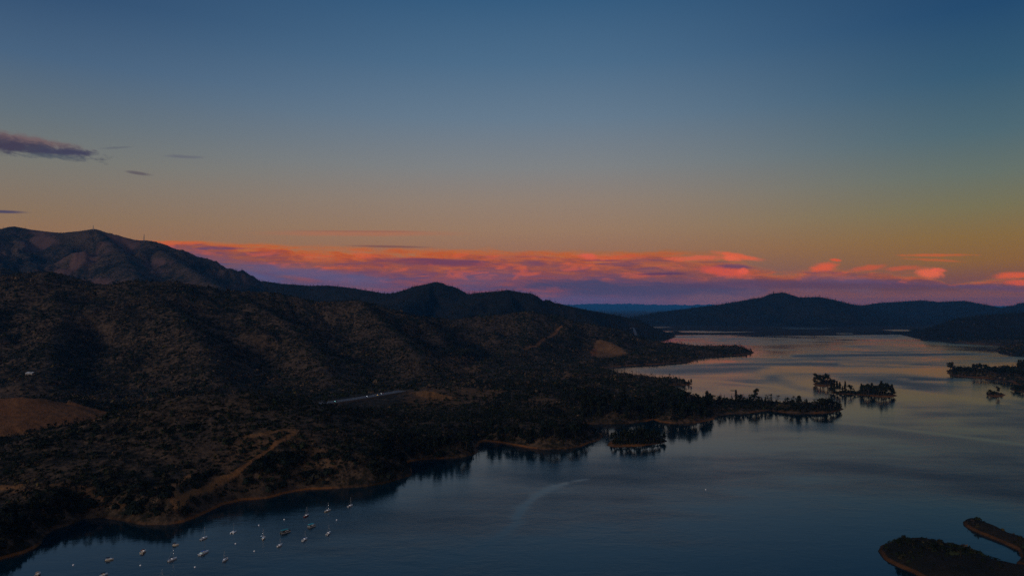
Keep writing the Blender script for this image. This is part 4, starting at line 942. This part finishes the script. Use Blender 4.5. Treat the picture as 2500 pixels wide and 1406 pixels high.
# ------------------------------------------------------------------ house, masts, posts
def house():
    x, y, z = drape(76, 912); r = empty('house', (x, y, z - .8), -.2); r.scale = (.62, .8, .62); Wd, D, h = 10., 6., 3.4
    MB().box(-Wd, Wd, -D, D, -1.5, h).build('wall', simple('house wall', (.30, .27, .24), .8, var=.2), r)
    m = MB(); m.v = [(-Wd - .6, -D - .7, h - .1), (Wd + .6, -D - .7, h - .1), (Wd + .6, 0, h + 3.2), (-Wd - .6, 0, h + 3.2), (-Wd - .6, D + .7, h - .1), (Wd + .6, D + .7, h - .1), (-Wd - .6, -D - .7, h + .15), (Wd + .6, -D - .7, h + .15), (Wd + .6, 0, h + 3.45), (-Wd - .6, 0, h + 3.45), (-Wd - .6, D + .7, h + .15), (Wd + .6, D + .7, h + .15)]
    m.f = [(0, 1, 2, 3), (3, 2, 5, 4), (6, 7, 8, 9), (9, 8, 11, 10), (0, 1, 7, 6), (4, 5, 11, 10), (0, 3, 9, 6), (3, 4, 10, 9), (1, 2, 8, 7), (2, 5, 11, 8)]
    m.build('roof', simple('pale roof', (.42, .43, .44), .6, var=.25), r)
    for wx in (-7, -3, 5.5): 
        f = MB().box(wx - .9, wx + .9, -D - .06, -D + .02, 1.1, 2.4).build('window', simple('frame', (.6, .6, .6), .5), r); MB().box(wx - .75, wx + .75, -D - .09, -D - .05, 1.2, 2.3).build('pane', M_GLASS, f)
    MB().box(.6, 1.8, -D - .06, -D + .02, 0, 2.2).build('door', simple('door', (.12, .06, .04), .6), r)
    tag(r, 'lone pale roofed house among the scrub under the hills', 'house')
house()
def mast(px, py, hpx, label, dish):
    x, y, z = drape(px, py); h = hpx * y / F; r = empty('radio_mast', (x, y, z - 2)); h += 2; m = MB(); st = simple('galvanised steel', (.10, .10, .11), .5, .6); w = h * .07
    for a, b in ((-1, -1), (1, -1), (0, 1)): m.tube((a * w, b * w, 0), (a * w * .25, b * w * .25, h * .9), h * .022, h * .014, 5)
    for i in range(10):
        z0 = h * .9 * i / 10; k0 = 1 - .75 * i / 10; k1 = 1 - .75 * (i + 1) / 10
        for (a, b), (c, d) in (((-1, -1), (1, -1)), ((1, -1), (0, 1)), ((0, 1), (-1, -1))): m.tube((a * w * k0, b * w * k0, z0), (c * w * k1, d * w * k1, z0 + h * .09), h * .008, n=3)
    m.build('lattice', st, r); MB().tube((0, 0, h * .88), (0, 0, h), h * .016, h * .010, 6).build('antenna', st, r)
    for i, (zz, s) in enumerate(dish): MB().lathe([(.01, 0), (h * .045, h * .01), (h * .05, h * .03), (.02, h * .02)], 10, (s * w * .6, -w * .6, h * zz)).build('dish', simple('dish', (.2, .2, .2), .5), r)
    tag(r, label, 'mast', 'radio masts on the mountain tops')
mast(228, 562, 13, 'radio mast on the middle summit of the tall mountain', [(.45, 1), (.55, -1), (.7, 1)])
mast(352, 590, 19, 'tall radio mast at the end of the level shoulder of the tall mountain', [(.5, 1), (.65, -1)])
mast(1066, 692, 6, 'small radio mast on the cone shaped peak', [(.6, 1)])
def post(px, py):
    x, y, z = drape(px, py); r = empty('marker_post', (x, y, z - .2)); MB().tube((0, 0, 0), (0, 0, 2.3), .16, .14, 8).build('post', simple('white paint', (.8, .8, .8), .5), r); MB().box(-.45, .45, -.2, -.14, 1.1, 2.2).build('sign_board', simple('white board', (.8, .82, .84), .5), r)
    tag(r, 'white marker post with a board on the bank above the boats', 'post')
post(455, 1250)

# ------------------------------------------------------------------ boats
WHITE = (.86, .89, .92); M_WH = simple('white gelcoat', WHITE, .25, var=.05, spec=.6); M_CREAM = simple('cream gelcoat', (.72, .64, .50), .3, var=.06); M_RED = simple('red hull paint', (.30, .05, .04), .4); M_NAVY = simple('navy canvas', (.015, .02, .05), .8)
M_TEAL = simple('teal canvas', (.03, .26, .30), .7, var=.2); M_BLUE = simple('blue canvas', (.04, .13, .42), .7, var=.15); M_BLK = simple('black canvas', (.012, .012, .016), .8); M_ALU = simple('aluminium', (.55, .57, .58), .35, .7); M_DECK = simple('teak deck', (.30, .20, .13), .7, var=.3); M_TAN = simple('tan canvas', (.42, .27, .17), .8, var=.2); M_GREY = simple('grey fitting', (.25, .26, .27), .6)
def hull_rings(L, B, fb, dr, stern=.75, n=11):
    rings = []
    for i in range(n):
        t = i / (n - 1); x = -L / 2 + L * t; w = B / 2 * (stern + (1 - stern) * math.sin(min(t / .45, 1) * pi / 2)) * (1 - max(0, (t - .45) / .55) ** 2.1); w = max(w, .03); f = fb * (1 + .35 * max(0, t - .4) ** 1.5 * 1.6)
        rings.append([(x, -w, f), (x, -w * .92, f * .35), (x, -w * .55, -dr * (1 - .6 * t)), (x, w * .55, -dr * (1 - .6 * t)), (x, w * .92, f * .35), (x, w, f)])
    return rings
def hull(r, L, B, fb, dr, mat, stern=.75, deckmat=None):
    rings = hull_rings(L, B, fb, dr, stern)
    h = MB().loft(rings, closed=False); k = len(rings[0]); 
    h.f.append(tuple(range(k))); h.build('hull', mat, r, bevel=.0)
    d = MB(); dr_ = [[(q[0][0], q[0][1] * .97, q[0][2] - .06), (q[5][0], q[5][1] * .97, q[5][2] - .06)] for q in rings]; d.loft(dr_, False, False, False).build('deck', deckmat or M_WH, r)
    rl = MB()
    for s in (0, 5):
        for a, b in zip(rings[:-1], rings[1:]): rl.tube(a[s], b[s], .05, n=4)
    rl.build('rub_rail', M_GREY, r)
def outboard(r, x, mat=None): 
    o = MB().box(x - .45, x - .1, -.18, .18, .55, 1.05, .04).box(x - .33, x - .22, -.07, .07, -.3, .55).build('outboard_motor', mat or M_BLK, r)
def sailboat(L=7.2, B=2.4, mastH=9.2, hullm=M_WH, cover=M_NAVY, boomup=.0, rear=True):
    r = empty('sailboat'); hull(r, L, B, .85, .35, hullm)
    c = MB(); c.loft([[(-.6, -.75, .8), (-.6, .75, .8), (-.55, .62, 1.28), (-.55, -.62, 1.28)], [(1.6, -.55, .85), (1.6, .55, .85), (1.2, .42, 1.2), (1.2, -.42, 1.2)]]).build('cabin', M_WH, r)
    MB().box(-.3, 1.0, -.66, -.63, .98, 1.14).build('cabin_window', M_GLASS, r); MB().box(-.3, 1.0, .63, .66, .98, 1.14).build('cabin_window', M_GLASS, r)
    MB().box(-2.9, -.9, -.62, .62, .76, .82).build('cockpit_floor', M_DECK, r)
    m = MB().tube((.7, 0, .9), (.7, 0, mastH), .06, .04, 8); m.build('mast', M_ALU, r)
    MB().tube((.7, -.75, mastH * .55), (.7, .75, mastH * .55), .03, n=5).build('spreader', M_ALU, r)
    rg = MB()
    for a in ((L / 2 - .1, 0, 1.2), (-L / 2 + .1, 0, .95), (.6, B / 2 - .15, .9), (.6, -B / 2 + .15, .9)): rg.tube(a, (.7, 0, mastH - .1), .018, n=3)
    rg.build('rigging', M_ALU, r)
    MB().tube((.7, 0, 1.75), (-2.6, 0, 1.7), .06, n=6).build('boom', M_ALU, r)
    if cover: MB().loft([[(x, s * cos(a), 1.9 + s * 1.1 * sin(a)) for a in np.linspace(0, 2 * pi, 9)[:-1]] for x, s in ((.75, .12), (.2, .24), (-1.2, .2), (-2.4, .13), (-2.6, .06))]).build('sail_cover', cover, r)
    MB().box(-L / 2 - .12, -L / 2 - .02, -.12, .12, -.2, .9).build('rudder', M_WH, r)
    if rear: outboard(r, -L / 2)
    return r
def motorboat(L=6.2, B=2.3, hullm=M_WH, canopy=M_BLK, cabin=True):
    r = empty('motorboat'); hull(r, L, B, .85, .25, hullm, .92)
    if cabin: MB().loft([[(-.3, -.85, .8), (-.3, .85, .8), (-.1, .7, 1.5), (-.1, -.7, 1.5)], [(1.9, -.5, .9), (1.9, .5, .9), (1.2, .45, 1.35), (1.2, -.45, 1.35)]]).build('cabin', M_WH, r)
    MB().box(.2, .26, -.75, .75, 1.2, 1.75).build('windscreen', M_GLASS, r)
    p = MB()
    for a in (-2.1, .1):
        for s in (-.85, .85): p.tube((a, s, .8), (a, s, 1.95), .035, n=5)
    p.build('canopy_frame', M_ALU, r)
    MB().loft([[(-2.3, y, 1.95 + .18 * cos(y * 1.6)) for y in np.linspace(-1, 1, 7)] + [(-2.3, 1, 1.88), (-2.3, -1, 1.88)], [(.4, y, 1.98 + .18 * cos(y * 1.6)) for y in np.linspace(-1, 1, 7)] + [(.4, 1, 1.9), (.4, -1, 1.9)]]).build('canopy', canopy, r)
    for s in (-.45, .45): MB().box(-1.3, -.8, s - .25, s + .25, .7, 1.2, .03).build('seat', M_TAN, r)
    outboard(r, -L / 2); return r
def pontoon(L=7.6, B=2.6, canopy=M_TEAL, body=M_GREY):
    r = empty('pontoon_boat')
    for s in (-.95, .95): MB().loft([[(x, s + q * .32 * cos(a), .12 + q * .32 * sin(a)) for a in np.linspace(0, 2 * pi, 11)[:-1]] for x, q in ((-L / 2, .7), (-L / 2 + .2, 1), (L / 2 - .7, 1), (L / 2 - .25, .6), (L / 2, .1))]).build('float', M_ALU, r)
    MB().box(-L / 2 + .2, L / 2 - .4, -B / 2, B / 2, .46, .6).build('deck', M_DECK, r)
    f = MB(); x0, x1, y0, y1 = -L / 2 + .3, L / 2 - .5, -B / 2 + .05, B / 2 - .05
    f.box(x0, x1, y0, y0 + .06, .6, 1.25).box(x0, x1, y1 - .06, y1, .6, 1.25).box(x1 - .06, x1, y0 + .06, y1 - .06, .6, 1.25).box(x0, x0 + .06, y0 + .06, y1 - .06, .6, 1.25); f.build('side_panel', body, r)
    for a, b in ((x0 + .15, x0 + 1.6), (x1 - 1.7, x1 - .2)): MB().box(a, b, y1 - .75, y1 - .1, .6, 1.02, .03).build('bench_seat', M_WH, r)
    MB().box(-.3, .3, y0 + .15, y0 + .8, .6, 1.4, .05).build('console', M_WH, r)
    p = MB()
    for a in (-L / 2 + .9, L / 2 - 2.6):
        for s in (y0 + .1, y1 - .1): p.tube((a, s, .6), (a, s, 2.45), .04, n=5)
    p.build('canopy_frame', M_ALU, r)
    MB().loft([[(a, y, 2.42 + .22 * cos(y * 1.2)) for y in np.linspace(-B / 2, B / 2, 9)] + [(a, B / 2, 2.34), (a, -B / 2, 2.34)] for a in (-L / 2 + .5, -1, L / 2 - 2.2)]).build('canopy', canopy, r)
    outboard(r, -L / 2 + .1); return r
def catamaran():
    r = empty('catamaran'); L = 6.4
    for s in (-1.35, 1.35):
        rings = [[(x, y + s, z) for x, y, z in q] for q in hull_rings(L, .8, .75, .2, .8)]; h = MB().loft(rings, closed=True); h.build('hull', M_WH, r)
    MB().box(-2.6, 1.5, -1.4, 1.4, .62, .8, .05).build('bridge_deck', M_WH, r); MB().loft([[(-1.2, -.9, .8), (-1.2, .9, .8), (-1.1, .8, 1.4), (-1.1, -.8, 1.4)], [(1.2, -.7, .8), (1.2, .7, .8), (.6, .6, 1.3), (.6, -.6, 1.3)]]).build('cabin', M_WH, r)
    MB().box(-1.22, -1.19, -.6, .6, .9, 1.3).build('cabin_window', M_GLASS, r); MB().tube((.5, 0, 1.2), (.5, 0, 9.), .085, .05, 8).build('mast', M_ALU, r); MB().tube((.5, 0, 1.9), (-2.3, 0, 1.85), .07, n=6).build('boom', M_ALU, r); outboard(r, -2.6); return r
def dinghy(mat=M_TEAL):
    r = empty('dinghy'); hull(r, 2.8, 1.3, .4, .12, mat, .9); MB().box(-.3, 0, -.5, .5, .26, .32).build('thwart', M_WH, r); return r
def put(o, px, py, deg, label, cat, group=None, s=1.):
    x, y = W(px, py); o.location = (x, y, 0); o.rotation_euler = (0, 0, radians(deg)); s *= .84; o.scale = (s, s, s); return tag(o, label, cat, group)
G = 'boats moored in the cove'
put(sailboat(7.5, 2.4, 9.0, M_WH, None), 498, 1314, 72, 'white sailboat with a tall bare mast, behind the blue roofed cruiser', 'sailboat', G, .98)
put(catamaran(), 570, 1299, 84, 'small white catamaran with a thin tall mast', 'catamaran', G, .85)
put(sailboat(7.2, 2.5, 8.6, M_CREAM, M_TAN), 643, 1314, -78, 'cream sailboat with a light blue dinghy at its side', 'sailboat', G, .95)
put(dinghy(), 638, 1309, 100, 'light blue dinghy tied beside the cream sailboat', 'dinghy', None, 1.)
put(pontoon(8.2, 2.7, M_TEAL, simple('dark panel', (.05, .07, .08), .5)), 697, 1299, 50, 'dark pontoon boat with dull teal canopy, the larger of the two', 'pontoon boat', G, 1.05)
put(pontoon(7.2, 2.6, simple('bright teal canvas', (.04, .38, .45), .7), simple('grey panel', (.22, .25, .27), .5)), 761, 1285, 55, 'pontoon boat with a bright teal canopy under the red hulled sailboat', 'pontoon boat', G, 1.)
put(sailboat(7.0, 2.3, 8.2, M_RED, M_TAN), 748, 1259, 72, 'red hulled sailboat with a tall pale mast close to the shadowed bank', 'sailboat', G, .98)
put(sailboat(7.2, 2.3, 8.0, M_CREAM, None), 800, 1247, 60, 'cream sailboat between the red hulled one and the outermost one', 'sailboat', G, .98)
put(sailboat(7.0, 2.3, 8.0, M_WH, M_BLK), 855, 1235, 62, 'white sailboat moored outermost toward the open lake', 'sailboat', G, .95)
put(sailboat(6.8, 2.4, 7.4, M_WH, M_BLUE), 744, 1317, 74, 'white sailboat with blue sail cover below the two pontoon boats', 'sailboat', G, .98)
put(sailboat(7.0, 2.4, 7.2, M_WH, M_BLK), 802, 1302, 80, 'white sailboat with black sail cover and a dark reflection, alone at the right', 'sailboat', G, 1.)
put(sailboat(5.2, 2.2, 6.0, M_WH, None, rear=False), 683, 1332, 66, 'stubby white sailboat with a tiny tender at its stern', 'sailboat', G, .95)
put(dinghy(M_WH), 687.5, 1327, 50, 'tiny white tender behind the stubby sailboat', 'dinghy', None, .6)
put(sailboat(6.4, 2.4, 7.0, M_WH, M_BLK), 549, 1367, -96, 'white sailboat facing the viewer, with a black cover down its middle', 'sailboat', G, 1.)
put(sailboat(7.4, 2.4, 8.2, M_WH, M_NAVY), 421, 1366, 66, 'white sailboat with navy sail cover, below the small flat motorboat', 'sailboat', G, 1.)
put(motorboat(4.6, 2.0, M_CREAM, M_BLK, False), 429, 1330, 15, 'small flat cream motorboat under a black canopy', 'motorboat', G, .9)
def cruiser():
    r = motorboat(8.6, 2.9, M_WH, M_BLUE); MB().box(-2.8, -1.0, -1.1, 1.1, .85, 1.35, .08).build('aft_cover', simple('pale cover', (.45, .62, .60), .7), r); return r
put(cruiser(), 498, 1350, 70, 'largest white cruiser with a bright blue roof', 'cabin cruiser', G, 1.05)
put(motorboat(5.6, 2.6, M_CREAM, simple('rust canvas', (.20, .08, .05), .8)), 350, 1347, 85, 'broad cream motorboat with a rust brown canopy', 'motorboat', G, 1.)
put(motorboat(5.4, 2.2, M_CREAM, M_NAVY), 267, 1366, 25, 'cream motorboat with a navy canopy nearest the left shore', 'motorboat', G, .95)
put(motorboat(5.8, 2.6, M_TAN, M_TAN), 93, 1402, 100, 'tan covered motorboat cut by the bottom edge of the picture', 'motorboat', G, .95)
put(motorboat(6.0, 2.6, M_WH, M_BLK), 254, 1404, 70, 'white motorboat with black canopy cut by the bottom edge of the picture', 'motorboat', G, .95)
put(sailboat(5.5, 2.2, 7.0, M_WH, M_TEAL), 394, 1412, 70, 'sailboat just below the bottom edge, only its top showing', 'sailboat', G, .9)
sp = put(motorboat(6.5, 2.3, M_GREY, M_NAVY), 1907, 871, -160, 'lone dark speedboat under way far out on the lake', 'speedboat', None, 1.6)
wx, wy = W(1907, 871)
wk = MB(); 
for s in (-1, 1): wk.v += [(-5, s * 1.5, .03), (-60, s * 11, .03), (-60, s * 14, .03), (-5, s * 2.6, .03)]; k0 = len(wk.v) - 4; wk.f.append((k0, k0 + 1, k0 + 2, k0 + 3) if s < 0 else (k0 + 3, k0 + 2, k0 + 1, k0))
wk = wk.build('wake', simple('foam', (.5, .52, .55), .6)); wk.location = (wx, wy, 0); wk.rotation_euler = (0, 0, radians(-160)); tag(wk, 'pale forked wake trailing behind the speedboat', 'wake', kind='stuff')
# buoys
def buoy():
    r = empty('mooring_buoy'); MB().lathe([(.02, -.5), (.32, -.42), (.5, -.1), (.5, .12), (.36, .42), (.1, .55), (.02, .56)], 14).build('float', simple('white buoy', (.85, .85, .82), .4), r); MB().lathe([(.505, -.04), (.52, -.02), (.52, .08), (.505, .1)], 14).build('stripe', M_BLUE, r); MB().tube((0, 0, .5), (0, 0, .85), .05, n=6).build('ring', M_ALU, r); return r
b0 = buoy(); BK = {b0.name: [o for o in COL.objects if o.parent == b0]}
for i, (px, py, lab) in enumerate([(179, 1379, 'white mooring buoy left of the navy canopied motorboat'), (343, 1380, 'white mooring buoy below the rust canopied motorboat'), (476, 1384, 'white mooring buoy below the blue roofed cruiser'), (575, 1327, 'white mooring buoy below the catamaran'),
                               (621, 1345, 'white mooring buoy below the cream sailboat'), (632, 1282, 'white mooring buoy above the cream sailboat and dinghy'), (694, 1268, 'white mooring buoy above the dark pontoon boat'), (822, 1269, 'white mooring buoy between the outermost sailboats and the lone right one'), (1723, 1195, 'lone white buoy far out on the open lake')]):
    b = b0 if i == 0 else copy_tree(b0, BK); x, y = W(px, py); b.location = (x, y, 0); b.scale = (1.1,) * 3; tag(b, lab, 'buoy', 'white mooring buoys')

# ------------------------------------------------------------------ haze
def haze(density):
    m, k = new_mat('haze'); v = k.n.new('ShaderNodeVolumePrincipled'); v.inputs['Color'].default_value = (.06, .40, 1.0, 1); v.inputs['Density'].default_value = density; v.inputs['Anisotropy'].default_value = 0.
    o = k.n.new('ShaderNodeOutputMaterial'); k.l.new(v.outputs[0], o.inputs['Volume'])
    print('highest ground', TZ.max())
    b = MB().box(-60000, 60000, -4500, HAZE_FAR, -12, HAZE_TOP).build('haze', m); tag(b, 'thin blue evening haze over the lake and mountains', 'haze', kind='stuff')
if HAZE: haze(HAZE)
